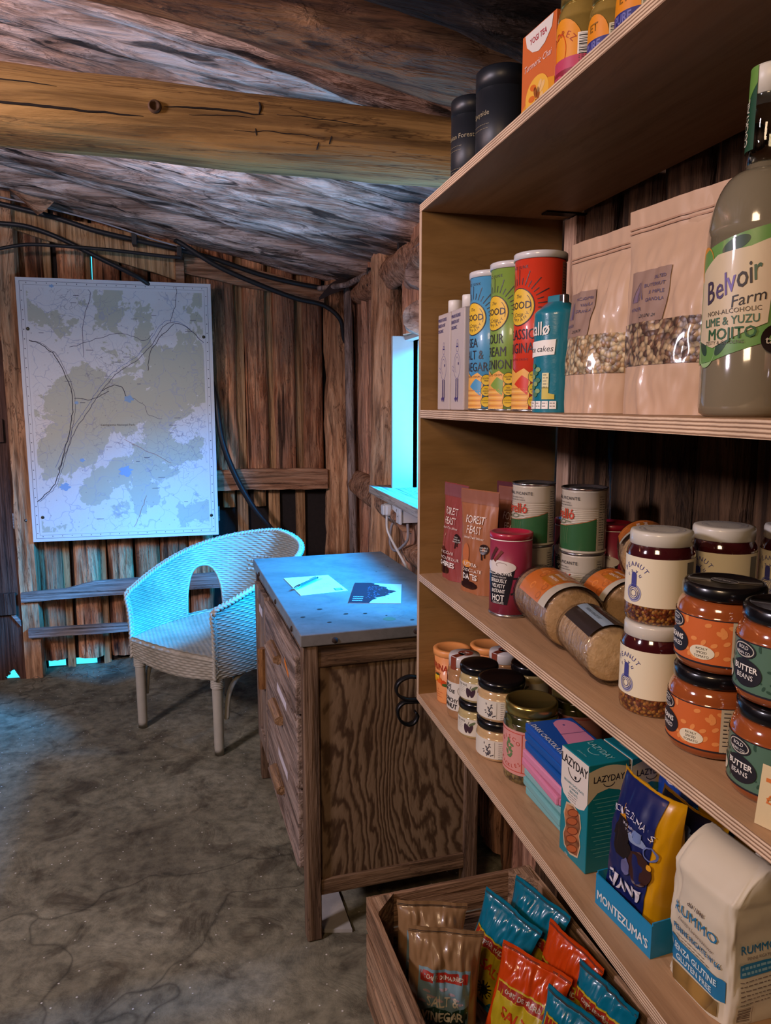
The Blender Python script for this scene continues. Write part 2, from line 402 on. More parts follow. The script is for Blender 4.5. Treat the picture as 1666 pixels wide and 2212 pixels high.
# posts
mb = MB(); rough = rnd
def post(mb, x0, x1, y0, y1, z0, z1, mat, seed):
    n = 40; vs = []; fs = []
    for k in range(n+1):
        z = z0+(z1-z0)*k/n; w = lambda s_: .006*fbm((s_, z*4, seed), 3)
        vs += [(x0+w(1), y0+w(2), z), (x1+w(3), y0+w(4), z), (x1+w(5), y1, z), (x0+w(6), y1, z)]
    for k in range(n):
        b = 4*k
        for e in range(4): fs.append((b+e, b+(e+1) % 4, b+4+(e+1) % 4, b+4+e))
    fs += [(3, 2, 1, 0), (4*n, 4*n+1, 4*n+2, 4*n+3)]
    mb.add(vs, fs, mat)
post(mb, -.978, -.892, 4.265, 4.37, -1.5, 1.1, M_post, 3)
tag(mb.build('timber_post', world=True), 'square weathered timber post at the left edge of the map', 'post', 'posts of the back wall')
mb = MB(); log(mb, [(.806, 4.36, -1.5), (.80, 4.37, -.9), (.812, 4.36, -.3), (.80, 4.37, .3), (.80, 4.38, .74)], (.092, .078), M_post, seed=4, seg=28, sub=16, wob=.17)
tag(mb.build('timber_post', world=True), 'thick knotty debarked log post in the far corner', 'post', 'posts of the back wall')
mb = MB(); log(mb, [(.853, 4.2, -1.5), (.852, 4.2, -.88), (.838, 4.2, -.2), (.826, 4.2, .64)], (.027, .024), M_pole, seed=5, seg=16, sub=14, wob=.08)
tag(mb.build('wooden_pole', world=True), 'thin grey upright pole in front of the corner post', 'pole')

# ---------------------------------------------------------------- right wall
WX = .93
mb = MB()
WY0, WY1, WZ0, WZ1 = 1.88, 3.33, -.39, .285         # window opening
holesR = [(WY0, WY1, WZ0, WZ1), (1.541, 1.549, -.29, -.02), (1.543, 1.551, -1.44, -1.3), (4.33, 4.345, -.35, -.28), (4.345, 4.36, -.9, -.62)]
backing(mb, 'x', WX+.03, -1.2, 4.45, -1.6, 1.0, holesR, M_darkboard)
ys = [(4.15, 4.38), (3.98, 4.14), (3.83, 3.97), (3.69, 3.82)]
for k, (a, b) in enumerate(ys):
    slab(mb, (WX+.01, (a+b)/2, -1.48), (WX+.01, (a+b)/2, .74), b-a, .06, (-1, 0, 0), M_rslab, seed=30+k, wob=.2)
yy = 3.32; k = 0                                     # below the sill, above the window
while yy > WY0:
    w_ = rnd.uniform(.13, .19)
    slab(mb, (WX+.01, yy-w_/2, -1.48), (WX+.01, yy-w_/2, WZ0-.03), w_*.96, .05, (-1, 0, 0), M_rslab, seed=50+k, nl=40)
    slab(mb, (WX+.01, yy-w_/2, WZ1+.02), (WX+.01, yy-w_/2, .74), w_*.96, .05, (-1, 0, 0), M_rslab, seed=70+k, nl=20)
    yy -= w_; k += 1
yy = WY0; k = 0
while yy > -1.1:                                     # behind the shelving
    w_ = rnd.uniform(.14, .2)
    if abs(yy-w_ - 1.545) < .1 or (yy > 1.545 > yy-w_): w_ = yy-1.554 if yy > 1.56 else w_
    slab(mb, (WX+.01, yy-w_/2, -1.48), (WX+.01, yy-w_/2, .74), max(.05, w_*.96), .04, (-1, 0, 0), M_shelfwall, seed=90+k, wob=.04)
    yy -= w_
    if abs(yy-1.554) < .01: yy = 1.532
    k += 1
struct(mb.build('wall_right', world=True))
mb = MB(); log(mb, [(.90, 3.56, -1.5), (.895, 3.55, -.7), (.90, 3.545, 0), (.90, 3.56, .70)], (.094, .085), M_post, seed=8, seg=26, sub=16, wob=.12)
tag(mb.build('timber_post', world=True), 'pale peeled log post beside the window reveal', 'post', 'posts of the right wall')
# window frame: painted boards round the opening
M_pale = plain('painted_board', (.34, .33, .32), .55, var=.08, bump=.15, bscale=25)
wf = MB(); T = .022
for a, b in (((.86, WY1, WZ0-.02), (1.06, WY1+T, WZ1+.02)), ((.92, WY0-T, WZ0-.02), (1.06, WY0, WZ1+.02)), ((.92, WY0-T, WZ1), (1.06, WY1+T, WZ1+T)), ((.94, WY0, WZ0-T), (1.06, WY1, WZ0-.001))):
    wf.bbox(a, b, M_pale, .002)
wf.box((1.02, WY0, WZ0), (1.04, WY0+.03, WZ1), M_pale); wf.box((1.02, WY1-.03, WZ0), (1.04, WY1, WZ1), M_pale)
struct(wf.build('window_1', world=True))
mb = MB(); mb.bbox((.78, 2.05, -.427), (1.0, 3.47, -.39), wood('sill_board', (.20, .15, .11), (.34, .27, .215), (.42, .345, .28), 'y', 18, 1.2, .2, 0, .3), .003)
tag(mb.build('window_sill', world=True), 'thick pale board sill jutting from the right wall above the socket', 'sill')
mb = MB(); log(mb, [(.90, 4.36, -.455), (.885, 3.9, -.46), (.88, 3.55, -.475), (.885, 3.1, -.50)], (.075, .068), M_rail, seed=9, seg=24, sub=12, wob=.12)
tag(mb.build('wall_log', world=True), 'horizontal brown log on the right wall under the sill', 'log', 'logs of the right wall')
mb = MB(); log(mb, [(.90, 3.12, -.66), (.90, 2.5, -.66), (.90, 1.9, -.67)], (.045, .05), M_rail, seed=10, seg=18, sub=12, wob=.15)
tag(mb.build('wall_log', world=True), 'thin log low on the right wall behind the worktop', 'log', 'logs of the right wall')
mb = MB(); log(mb, [(.92, 4.42, .615), (.91, 3.9, .61), (.905, 3.3, .60), (.91, 2.3, .60), (.91, 1.2, .61)], (.075, .07), M_rail, seed=12, seg=24, sub=12, wob=.16)
struct(mb.build('trim_3', world=True))
M_logend = wood('log_end', (.20, .10, .065), (.34, .20, .14), (.44, .28, .20), 'x', 8, 8, .3, 0, .3)
for q, (zz, r_, lb) in enumerate(((.535, .075, 'upper round log end beside the shelving, close under the eaves'), (.355, .066, 'lower round log end beside the shelving, above the painted window reveal'))):
    mb = MB(); log(mb, [(.90, 2.98+.06*q, zz), (1.0, 3.40, zz+.01)], (r_, r_), M_logend, seed=14+q, seg=26, sub=8, wob=.12)
    tag(mb.build('log_end', world=True), lb, 'log', 'logs of the right wall')

# ---------------------------------------------------------------- ceiling (slopes down to the right)
def rz(x, y=0): return .69+.209*(.835-x)
mb = MB()
mb.add([(-2.7, -1.25, rz(-2.7)+.11), (1.25, -1.25, rz(1.25)+.11), (1.25, 4.9, rz(1.25)+.11), (-2.7, 4.9, rz(-2.7)+.11)], [(0, 1, 2, 3)], M_darkboard)
mb.add([(-2.7, -1.25, rz(-2.7)+.14), (1.25, -1.25, rz(1.25)+.14), (1.25, 4.9, rz(1.25)+.14), (-2.7, 4.9, rz(-2.7)+.14)], [(3, 2, 1, 0)], M_darkboard)
yy = 4.45; k = 0; dn = Vector((-.205, 0, -.979))
while yy > 1.95:
    w_ = rnd.uniform(.15, .34); xa = 1.1; xb_ = -2.6
    off = rnd.uniform(-.02, .045)
    slab(mb, (xb_, yy-w_/2, rz(xb_)+.085+off), (xa, yy-w_/2, rz(xa)+.085+off), w_*1.0, .085, dn, M_ceil, seed=110+k, nl=220, na=20, wob=.09)
    yy -= w_; k += 1
for k, yc in enumerate((1.76, 1.49, 1.23, .97, .70, .43, .16, -.12, -.40, -.68, -.96)):
    rr_ = (.118, .10, .112, .095)[k % 4]
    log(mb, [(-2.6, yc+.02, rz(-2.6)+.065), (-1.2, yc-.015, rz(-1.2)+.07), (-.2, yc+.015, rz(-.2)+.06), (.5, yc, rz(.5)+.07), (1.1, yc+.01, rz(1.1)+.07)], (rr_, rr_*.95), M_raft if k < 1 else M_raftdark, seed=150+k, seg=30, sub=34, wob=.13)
struct(mb.build('ceiling', world=True))
mb = MB(); log(mb, [(-2.5, 1.95, .69), (-1.2, 1.95, .682), (-.4, 1.95, .668), (.1, 1.95, .655), (.5, 1.95, .652), (1.0, 1.95, .64)], (.083, .09), M_beam, seed=22, seg=36, sub=18, wob=.06)
M_knot = plain('knot', (.07, .03, .01), .8); M_crackline = plain('crack', (.012, .006, .003), .95)
from mathutils.bvhtree import BVHTree
_bv = BVHTree.FromPolygons([Vector(v) for v in mb.v], mb.f)
def onbeam(x, z):
    h = _bv.ray_cast(Vector((x, 1.0, z)), Vector((0, 1, 0))); return h[0].y if h[0] else 1.87
def crackline(pts, w0):
    P = smooth([(x, 0, z) for x, z in pts], 10); n = len(P)
    P = [Vector((p.x, onbeam(p.x, p.z+.0025*fbm((p.x*25, 1, 2), 2))-.0003, p.z+.0025*fbm((p.x*25, 1, 2), 2))) for p in P]
    mb.tube(P, [max(.0004, w0*math.sin(PI*min(1, (i+.5)/n))**.6) for i in range(n)], M_crackline, 6)
def knot(x, z, rx, rzz):
    mb.lathe([(0.0001, .0), (rx*.55, .003), (rx*.8, .009), (rx, .002), (rx*1.2, -.004)], M_knot, 18, M=Matrix.Translation((x, onbeam(x, z)-.001, z)) @ Matrix.Rotation(PI/2, 4, 'X') @ Matrix.Diagonal((1, rzz/rx, 1, 1)))
knot(-.075, .665, .014, .014)
crackline([(-.56, .648), (-.40, .646), (-.25, .643), (-.10, .642)], .0030); crackline([(-.055, .667), (.02, .672), (.10, .672), (.17, .669)], .0026)
crackline([(.16, .700), (.163, .685), (.158, .668)], .0030); crackline([(.15, .640), (.152, .625)], .0016); crackline([(.33, .635), (.325, .618)], .0018); crackline([(.30, .622), (.295, .606)], .0018)
crackline([(.0, .655), (.08, .660), (.15, .662)], .0012); crackline([(.20, .672), (.30, .671), (.40, .665)], .0012)
crackline([(-.50, .690), (-.38, .694), (-.28, .690)], .0016); crackline([(.10, .630), (.20, .634), (.30, .630)], .0010)
tag(mb.build('tie_beam', world=True), 'thick orange-brown log beam crossing under the sloping roof', 'beam')
mb = MB(); rough_board(mb, [(.655, .560, .575), (.72, .590, .650), (.80, .625, .70), (.86, .68, .715)], 4.14, .006, plain('rusty_strap', (.035, .018, .014), .7, var=.4), seed=9, amp=.006)
tag(mb.build('metal_strap', world=True), 'dark rusty metal strap across the corner above the grey pole', 'strap')
mb = MB(); log(mb, [(-.94, 4.0, 1.22), (-.70, 4.15, .97)], (.075, .06), M_rail, seed=24, seg=20, sub=10, wob=.15)
tag(mb.build('roof_brace', world=True), 'short stubby log brace in the upper left corner under the roof', 'log')
# side of the room behind the viewer: plain plank walls
mb = MB(); 
for k in range(30): mb.box((-2.6, -1.2+.2*k, -1.55), (-2.56, -1.2+.2*k+.195, 1.6), M_doorwood)
mb.box((-2.66, -1.2, -1.6), (-2.61, 4.8, 1.7), M_darkboard)
struct(mb.build('wall_left', world=True))
mb = MB()
for k in range(20): mb.box((-2.6+.2*k, -1.2, -1.55), (-2.6+.2*k+.195, -1.16, 1.6), M_doorwood)
mb.box((-2.66, -1.26, -1.6), (1.2, -1.21, 1.7), M_darkboard)
struct(mb.build('wall_front', world=True))

# ---------------------------------------------------------------- cables
def cable(pts, r, mat, label, group='cables on the back wall'):
    mb = MB(); mb.tube(smooth(pts), r, mat, 8); return tag(mb.build('cable', world=True), label, 'cable', group)
cable([(-1.0, 4.235, 1.0), (-.934, 4.24, .99), (-.679, 4.24, .938), (-.493, 4.24, .885), (-.279, 4.24, .845), (-.08, 4.25, .812), (.122, 4.26, .77), (.342, 4.27, .706), (.544, 4.27, .665), (.72, 4.26, .64)], .013, M_cable, 'thick black cable running highest along the sloping board above the map')
cable([(-1.0, 4.22, .9), (-.936, 4.22, .892), (-.809, 4.22, .882), (-.66, 4.22, .833), (-.465, 4.22, .74), (-.286, 4.22, .654), (-.20, 4.3, .60)], .012, M_cable, 'black cable dropping diagonally behind the top edge of the map')
cable([(-1.0, 4.2, .75), (-.94, 4.2, .766), (-.81, 4.2, .792), (-.637, 4.2, .792), (-.415, 4.2, .784), (-.164, 4.2, .766), (-.07, 4.2, .763)], .009, M_cable, 'thin black cable sagging just above the top of the map')
cable([(-.09, 4.2, .84), (-.067, 4.2, .836), (.119, 4.2, .727), (.337, 4.2, .639), (.537, 4.2, .573), (.691, 4.2, .54), (.782, 4.2, .467), (.815, 4.25, .36), (.871, 4.27, .294), (.896, 4.27, .032), (.882, 4.27, -.155), (.90, 4.30, -.4), (.90, 4.3, -1.4)], .013, M_cable, 'black cable curving down into the far corner behind the grey pole')
cable([(.03, 4.33, .25), (.085, 4.28, .055), (.115, 4.26, -.197), (.184, 4.26, -.404), (.281, 4.26, -.59), (.382, 4.26, -.727), (.5, 4.3, -.95)], .016, M_cable, 'thick black cable slanting from the map to behind the armchair')
cable([(-1.0, 4.22, 1.03), (-.7, 4.215, .975), (-.45, 4.215, .92), (-.2, 4.215, .85), (.0, 4.22, .80), (.15, 4.25, .72)], .0045, M_cablegrey, 'thin grey wire stapled over the black cables')
mb = MB(); log(mb, [(.66, 4.2, .63), (.80, 4.1, .64), (.86, 3.9, .66), (.86, 3.4, .615), (.85, 2.9, .60), (.85, 2.4, .60)], (.014, .02), M_pole, seed=33, seg=12, sub=10, wob=.05)
for yy in (3.75, 3.15): mb.bbox((.838, yy, .585), (.882, yy+.02, .675), M_cable, .004)
tag(mb.build('conduit_pipe', world=True), 'grey conduit strapped under the eaves of the right wall', 'pipe')
for (x, y, z), lb in (((-.30, 4.225, .85), 'small black cable clip above the middle of the map'), ((-.075, 4.21, .79), 'black double cable clip near the top right corner of the map')):
    mb = MB(); mb.bbox((x-.013, y-.014, z-.03), (x+.013, y+.05, z+.03), M_cable, .003); tag(mb.build('cable_clip', world=True), lb, 'clip', 'cable clips')

# ================================================================ 2D artwork laid onto surfaces
_tc = {}; TS = .92
def text2d(s, size=.01, bold=0.0, align='CENTER', shear=0.0, sx=1.0, space=1.0):
    key = (s, shear, space)
    if key not in _tc:
        cu = bpy.data.curves.new('t', 'FONT'); cu.body = s; cu.size = 1;  cu.shear = shear; cu.resolution_u = 2; cu.space_character = space
        ob = bpy.data.objects.new('t', cu); COL.objects.link(ob); bpy.context.view_layer.update()
        me = bpy.data.meshes.new_from_object(ob); bm = bmesh.new(); bm.from_mesh(me)
        bmesh.ops.triangulate(bm, faces=bm.faces[:]); bm.verts.index_update()
        _tc[key] = ([(v.co.x, v.co.y) for v in bm.verts], [tuple(v.index for v in f.verts) for f in bm.faces])
        bm.free(); bpy.data.objects.remove(ob); bpy.data.curves.remove(cu); bpy.data.meshes.remove(me)
    vs, fs = _tc[key]
    if not vs: return [], []
    xs = [v[0] for v in vs]; w = max(xs)+min(xs)
    dx = {'CENTER': -w/2, 'LEFT': 0, 'RIGHT': -max(xs)}[align]
    return [((x+dx)*size*sx, y*size-.35*size) for x, y in vs], fs
def rect2(x0, y0, x1, y1): return [(x0, y0), (x1, y0), (x1, y1), (x0, y1)], [(0, 1, 2, 3)]
def disc2(cx, cy, r, ry=None, n=28):
    ry = ry or r
    return [(cx+r*math.cos(2*PI*k/n), cy+ry*math.sin(2*PI*k/n)) for k in range(n)], [tuple(range(n))]
def ring2(cx, cy, r, w, ry=None, n=32, a0=0, a1=2*PI):
    ry = ry or r; vs = []
    for k in range(n+1):
        a = a0+(a1-a0)*k/n; vs += [(cx+r*math.cos(a), cy+ry*math.sin(a)), (cx+(r-w)*math.cos(a), cy+(ry-w)*math.sin(a))]
    return vs, [(2*k, 2*k+2, 2*k+3, 2*k+1) for k in range(n)]
def poly2(pts): 
    tr = tessellate_polygon([[Vector((p[0], p[1], 0)) for p in pts]])
    return list(pts), [tuple(t) for t in tr]
def line2(pts, w):
    vs = []; fs = []; n = len(pts)
    for i in range(n):
        a = Vector(pts[max(i-1, 0)]); b = Vector(pts[min(i+1, n-1)]); d = (b-a).normalized() if (b-a).length else Vector((1, 0))
        q = Vector((-d.y, d.x))*w/2; p = Vector(pts[i]); vs += [tuple(p+q), tuple(p-q)]
    return vs, [(2*i, 2*i+1, 2*i+3, 2*i+2) for i in range(n-1)]
def tr2(g, dx=0, dy=0, rot=0, sx=1, sy=1):
    c, s_ = math.cos(rot), math.sin(rot)
    return [((x*sx)*c-(y*sy)*s_+dx, (x*sx)*s_+(y*sy)*c+dy) for x, y in g[0]], g[1]
def decal(mb, g, mapf, mat, off=.0006, L=None, clip=None):
    vs, fs = g
    if not fs: return
    if L:
        bm = bmesh.new(); bv = [bm.verts.new((x, y, 0)) for x, y in vs]
        for f in fs:
            try: bm.faces.new([bv[i] for i in f])
            except ValueError: pass
        for _ in range(7):
            lg = [e for e in bm.edges if e.calc_length() > L]
            if not lg: break
            bmesh.ops.subdivide_edges(bm, edges=lg, cuts=1, use_grid_fill=True)
            bmesh.ops.triangulate(bm, faces=[f for f in bm.faces if len(f.verts) > 4])
        bmesh.ops.triangulate(bm, faces=bm.faces[:])
        bm.verts.index_update(); vs = [(v.co.x, v.co.y) for v in bm.verts]; fs = [tuple(v.index for v in f.verts) for f in bm.faces]; bm.free()
    if clip:
        fs = [f for f in fs if all(clip(*vs[i]) for i in f)]
    mb.add([mapf(x, y, off) for x, y in vs], fs, mat, True)
def cyl(r, z0=0, a0=0):
    """u = arc length to the right of the front centre (-y), v = height"""
    return lambda u, v, off: Vector(((r+off)*math.sin(u/r+a0), -(r+off)*math.cos(u/r+a0), z0+v))
def flat(o, ex, ey):
    o = Vector(o); ex = Vector(ex).normalized(); ey = Vector(ey).normalized(); n = ex.cross(ey)
    return lambda u, v, off: o+ex*u+ey*v+n*off
class Art:
    """collects decals for one surface; every layer sits a hair above the last"""
    def __init__(s, mb, mapf, L=None, off=.0005, step=.00025, clip=None): s.mb = mb; s.mp = mapf; s.L = L; s.o = off; s.st = step; s.clip = clip
    def __call__(s, g, mat, up=0): decal(s.mb, g, s.mp, mat, s.o+s.st*up, s.L, s.clip)
    def text(s, str_, x, y, size, mat, up=3, bold=0.0, align='CENTER', rot=0, sx=1, shear=0, space=1.0):
        g = text2d(str_, size*TS, bold, align, shear, sx, space); d = bold*size*.38
        for k, (dx, dy) in enumerate(((0, 0), (d, 0), (-d, 0), (0, d), (0, -d)) if bold > .015 and size > .0085 else ((0, 0),)):
            s(tr2(g, x+dx, y+dy, rot), mat, up+k*.22)
    def arc(s, str_, cx, cy, r, size, mat, a_mid=PI/2, up=3, bold=0.0, flip=False, pitch=.72):
        n = len(str_); da = size*pitch/r
        for i, ch in enumerate(str_):
            if ch == ' ': continue
            a = a_mid+(n-1)/2*da-i*da if not flip else a_mid-(n-1)/2*da+i*da
            s(tr2(text2d(ch, size, bold), cx+r*math.cos(a), cy+r*math.sin(a), (a-PI/2) if not flip else (a+PI/2)), mat, up)
    def lines(s, x0, y0, x1, n, dy, mat, h=.0012, seed=1, up=3, dash=True):
        """rows of tiny print"""
        r = random.Random(seed)
        for k in range(n):
            x = x0; xe = x1-(x1-x0)*r.uniform(0, .35)
            while x < xe:
                w = r.uniform(.003, .008) if dash else xe-x
                s(rect2(x, y0-k*dy, min(xe, x+w), y0-k*dy+h), mat, up); x += w+.0015
    def barcode(s, x0, y0, x1, y1, mats, seed=1, horizontal=True, up=2):
        s(rect2(x0, y0, x1, y1), mats[0], up); r = random.Random(seed)
        m = .002; p = (y0 if horizontal else x0)+m; e = (y1 if horizontal else x1)-m
        while p < e:
            w = r.choice((.0006, .0012, .0018))
            s(rect2(x0+m, p, x1-m, min(e, p+w)) if horizontal else rect2(p, y0+m, min(e, p+w), y1-m), mats[1], up+1); p += w+r.choice((.0008, .0014))
_cm = {}
def C(hexs, rough=.5, coat=0.0, metal=0.0, spec=.5):
    """plain colour from an sRGB hex string"""
    k = (hexs, rough, coat, metal)
    if k not in _cm:
        rgb = [int(hexs[i:i+2], 16)/255 for i in (0, 2, 4)]
        lin = tuple(c/12.92 if c <= .04045 else ((c+.055)/1.055)**2.4 for c in rgb)
        _cm[k] = plain('colour_'+hexs, lin, rough, metal, coat, spec=spec)
    return _cm[k]

# ================================================================ plywood shelving
def ply_edge(name, axis):
    t = NT(name); v = t.coord(); nz_ = t.noise(v, 30, 4); sx = t.n('ShaderNodeSeparateXYZ'); t.l(v, sx.inputs[0])
    a = t.n('ShaderNodeMath', operation='MULTIPLY_ADD'); a.inputs[1].default_value = .0018
    t.l(nz_, a.inputs[0]); t.l(sx.outputs['XYZ'.index(axis)], a.inputs[2])
    m = t.n('ShaderNodeMath', operation='MULTIPLY'); m.inputs[1].default_value = 2*PI/.0037; t.l(a.outputs[0], m.inputs[0])
    sn = t.n('ShaderNodeMath', operation='SINE'); t.l(m.outputs[0], sn.inputs[0])
    f = t.n('ShaderNodeMath', operation='MULTIPLY_ADD'); f.inputs[1].default_value = .5; f.inputs[2].default_value = .5; t.l(sn.outputs[0], f.inputs[0])
    c = t.ramp(f.outputs[0], [(.0, (.20, .11, .06)), (.3, (.40, .25, .15)), (.55, (.66, .47, .31)), (1, (.72, .54, .38))])
    g = t.noise(t.coord((6, 6, 6)), 3, 5); c = t.mix(c, t.ramp(g, [(.35, (.8,)*3), (.6, (1, 1, 1))]), 1, 'MULTIPLY')
    t.l(c, t.b.inputs['Base Color']); t.b.inputs['Roughness'].default_value = .7; t.bump(f.outputs[0], .25, .001)
    return t.m
M_ply = wood('plywood_face', (.34, .195, .10), (.41, .245, .13), (.47, .29, .16), 'y', 6, .9, .06, 0, .06, .5, fine=.15)
M_plyp = wood('plywood_panel', (.19, .098, .028), (.235, .125, .038), (.27, .148, .05), 'x', 6, 1.2, .05, 0, .06, .5, fine=.15)
M_edge_z = ply_edge('plywood_edge_z', 'Z'); M_edge_y = ply_edge('plywood_edge_y', 'Y')
SX0, SX1, SY = .52, .885, 1.758
bk = empty('plywood_bookcase', (.70, .73, -.757), 0, 'open plywood shelving unit full of groceries along the right wall', 'shelving')
bk['_c'] = (.70, .73, -.757)
def shelf_board(z0, z1, y1=SY-.018):
    mb = MB(); x0, x1, y0 = SX0, SX1, -.30
    P = [(x0, y0), (x1, y0), (x1, y1), (x0, y1)]
    mb.add([(*p, z1) for p in P], [(0, 1, 2, 3)], M_ply); mb.add([(*p, z0) for p in P], [(3, 2, 1, 0)], M_ply)
    for k in range(4):
        a, b = P[k], P[(k+1) % 4]; mb.add([(*a, z0), (*b, z0), (*b, z1), (*a, z1)], [(0, 1, 2, 3)], M_edge_z)
    return mb.build('shelf_board', bk, world=True)
shelf_board(.445, .463, SY); shelf_board(-.034, -.015); shelf_board(-.440, -.422); shelf_board(-.757, -.738, SY)
for y0, y1 in ((SY-.018, SY), (-.318, -.30)):
    mb = MB(); P = [(SX0, y0), (SX1-.004, y0), (SX1-.004, y1), (SX0, y1)]; z0, z1 = -.738, .445
    for k in range(4):
        a, b = P[k], P[(k+1) % 4]; mb.add([(*a, z0), (*b, z0), (*b, z1), (*a, z1)], [(0, 1, 2, 3)], M_plyp if k in (0, 2) else M_edge_y)
    mb.add([(*p, z1) for p in P], [(0, 1, 2, 3)], M_plyp); mb.add([(*p, z0) for p in P], [(3, 2, 1, 0)], M_plyp)
    mb.build('side_panel', bk, world=True)
M_iron = plain('black_iron', (.012, .012, .014), .38, .6)
M_mount = wood('mount_batten', (.36, .22, .14), (.48, .31, .21), (.55, .38, .27), 'z', 14, 1.2, .2, 0, .3)
mb = MB(); mb.bbox((.878, 1.665, -.74), (.912, 1.725, .44), M_mount, .002); mb.build('mounting_batten', bk, world=True)
mb = MB(); mb.box((.80, 1.66, .441), (.905, 1.69, .4445), M_iron); mb.box((.905, 1.655, .30), (.909, 1.685, .4445), M_iron)
mb.lathe([(.004, 0), (.003, .003)], M_metalnail, 10, M=Matrix.Translation((.905, 1.67, .38)) @ Matrix.Rotation(-PI/2, 4, 'Y'))
mb.build('corner_bracket', bk, world=True)
# wrought-iron scroll bracket
mb = MB()
def strip(mb, pts, w, th, mat):
    """flat bar following pts (x,z) at depth y"""
    P = smooth([(p[0], p[1], p[2]) for p in pts], 8); vs = []; n = len(P)
    for i, p in enumerate(P):
        t_ = (P[min(i+1, n-1)]-P[max(i-1, 0)]).normalized(); q = Vector((-t_.z, 0, t_.x))*th/2
        vs += [p+q+Vector((0, -w/2, 0)), p+q+Vector((0, w/2, 0)), p-q+Vector((0, w/2, 0)), p-q+Vector((0, -w/2, 0))]
    fs = []
    for i in range(n-1):
        b = 4*i
        for e in range(4): fs.append((b+e, b+(e+1) % 4, b+4+(e+1) % 4, b+4+e))
    fs += [(3, 2, 1, 0), (4*n-4, 4*n-3, 4*n-2, 4*n-1)]
    mb.add(vs, fs, mat, True)
yb = 1.776
strip(mb, [(.545, yb, -.722), (.535, yb, -.710), (.506, yb, -.703), (.479, yb, -.713), (.470, yb, -.732), (.477, yb, -.751), (.504, yb, -.765), (.56, yb, -.767), (.70, yb, -.767), (.88, yb, -.767)], .018, .006, M_iron)
strip(mb, [(.60, yb, -.775), (.52, yb, -.772), (.490, yb, -.772), (.474, yb, -.79), (.480, yb, -.818), (.500, yb, -.833), (.519, yb, -.829), (.528, yb, -.812), (.522, yb, -.800)], .018, .006, M_iron)
strip(mb, [(.86, yb, -.99), (.74, yb, -.86), (.60, yb, -.776)], .018, .006, M_iron)
tag(mb.build('scroll_bracket', world=True), 'black wrought-iron scroll bracket curling out beside the lowest shelf', 'bracket')

# ================================================================ cupboard with metal worktop
ang = math.radians(3.0); CW, CL, CH = .515, 1.0, .898
cc = Vector((.243, 1.884, FLOOR)) + Matrix.Rotation(ang, 3, 'Z') @ Vector((CW/2, CL/2, 0))
cup = empty('workshop_cupboard', cc, ang, 'old oak-grained cupboard with drawers, a door and a grey metal worktop', 'cupboard')
M_cup = wood('cupboard_frame', (.06, .034, .02), (.155, .092, .055), (.22, .14, .09), 'z', 15, 1.4, .45, .15, .35, .6)
M_cuprail = wood('cupboard_rail', (.05, .027, .015), (.135, .076, .04), (.21, .125, .07), 'x', 15, 1.6, .45, .15, .35, .6)
M_drawer = wood('drawer_front', (.13, .085, .065), (.24, .17, .135), (.33, .245, .20), 'y', 14, 1.8, .3, .12, .35, .7)
M_door = wood('cupboard_door_panel', (.13, .085, .06), (.22, .15, .11), (.30, .22, .17), 'z', 14, 1.4, .3, .12, .35, .7)
M_handle = wood('handle_wood', (.12, .06, .025), (.24, .13, .06), (.32, .19, .10), 'y', 20, 2, .2, 0, .3, .5)
# end panel: flame-figured veneer
t = NT('figured_veneer'); v = t.coord((1, 1, .34)); 
wv = t.n('ShaderNodeTexNoise'); wv.inputs['Scale'].default_value = 3.6; wv.inputs['Detail'].default_value = 7; wv.inputs['Roughness'].default_value = .5; wv.inputs['Distortion'].default_value = .35; t.l(v, wv.inputs['Vector'])
mm = t.n('ShaderNodeMath', operation='MULTIPLY'); mm.inputs[1].default_value = 150; t.l(wv.outputs['Fac'], mm.inputs[0])
sxx = t.n('ShaderNodeSeparateXYZ'); t.l(v, sxx.inputs[0]); m2 = t.n('ShaderNodeMath', operation='MULTIPLY_ADD'); m2.inputs[1].default_value = 260; t.l(sxx.outputs[0], m2.inputs[0]); t.l(mm.outputs[0], m2.inputs[2])
sn = t.n('ShaderNodeMath', operation='SINE'); t.l(m2.outputs[0], sn.inputs[0])
fa = t.n('ShaderNodeMath', operation='MULTIPLY_ADD'); fa.inputs[1].default_value = .5; fa.inputs[2].default_value = .5; t.l(sn.outputs[0], fa.inputs[0])
c = t.ramp(fa.outputs[0], [(.0, (.07, .038, .02)), (.25, (.12, .073, .040)), (.5, (.20, .13, .075)), (1, (.23, .152, .09))])
c = t.mix(c, t.ramp(t.noise(t.coord((5, 5, 1.6)), 1.4, 4), [(.35, (.62, .55, .5)), (.6, (1, 1, 1))]), .7, 'MULTIPLY')
t.l(c, t.b.inputs['Base Color']); t.b.inputs['Roughness'].default_value = .55; t.b.inputs['Specular IOR Level'].default_value = .3; t.bump(fa.outputs[0], .25, .003); M_veneer = t.m
X0, X1, Y0, Y1 = -CW/2, CW/2, -CL/2, CL/2
mb = MB(); pw = .042
for x in (X0, X1-pw):
    for y in (Y0, Y1-pw): mb.bbox((x, y, 0), (x+pw, y+pw, CH-.03), M_cup, .003)
for y in (Y0+.004, Y1-.03):
    mb.bbox((X0+pw, y, .133), (X1-pw, y+.026, .178), M_cuprail, .002)
    mb.bbox((X0+pw, y, .80), (X1-pw, y+.026, CH-.03), M_cuprail, .002)
mb.bbox((X0+.006, Y0+pw, .83), (X0+.03, Y1-pw, CH-.03), M_cup, .002)      # front top rail
mb.bbox((X0+.006, Y0+pw, .17), (X0+.03, Y1-pw, .195), M_cup, .002)
mb.bbox((X0+.006, .155, .19), (X0+.03, .185, .84), M_cup, .002)             # stile between drawers and door
mb.box((X1-.02, Y0+pw, .14), (X1-.008, Y1-pw, .85), M_cup); mb.box((X0+.03, Y0+.03, .15), (X1-.02, Y1-.03, .165), M_cup)
mb.build('frame', cup)
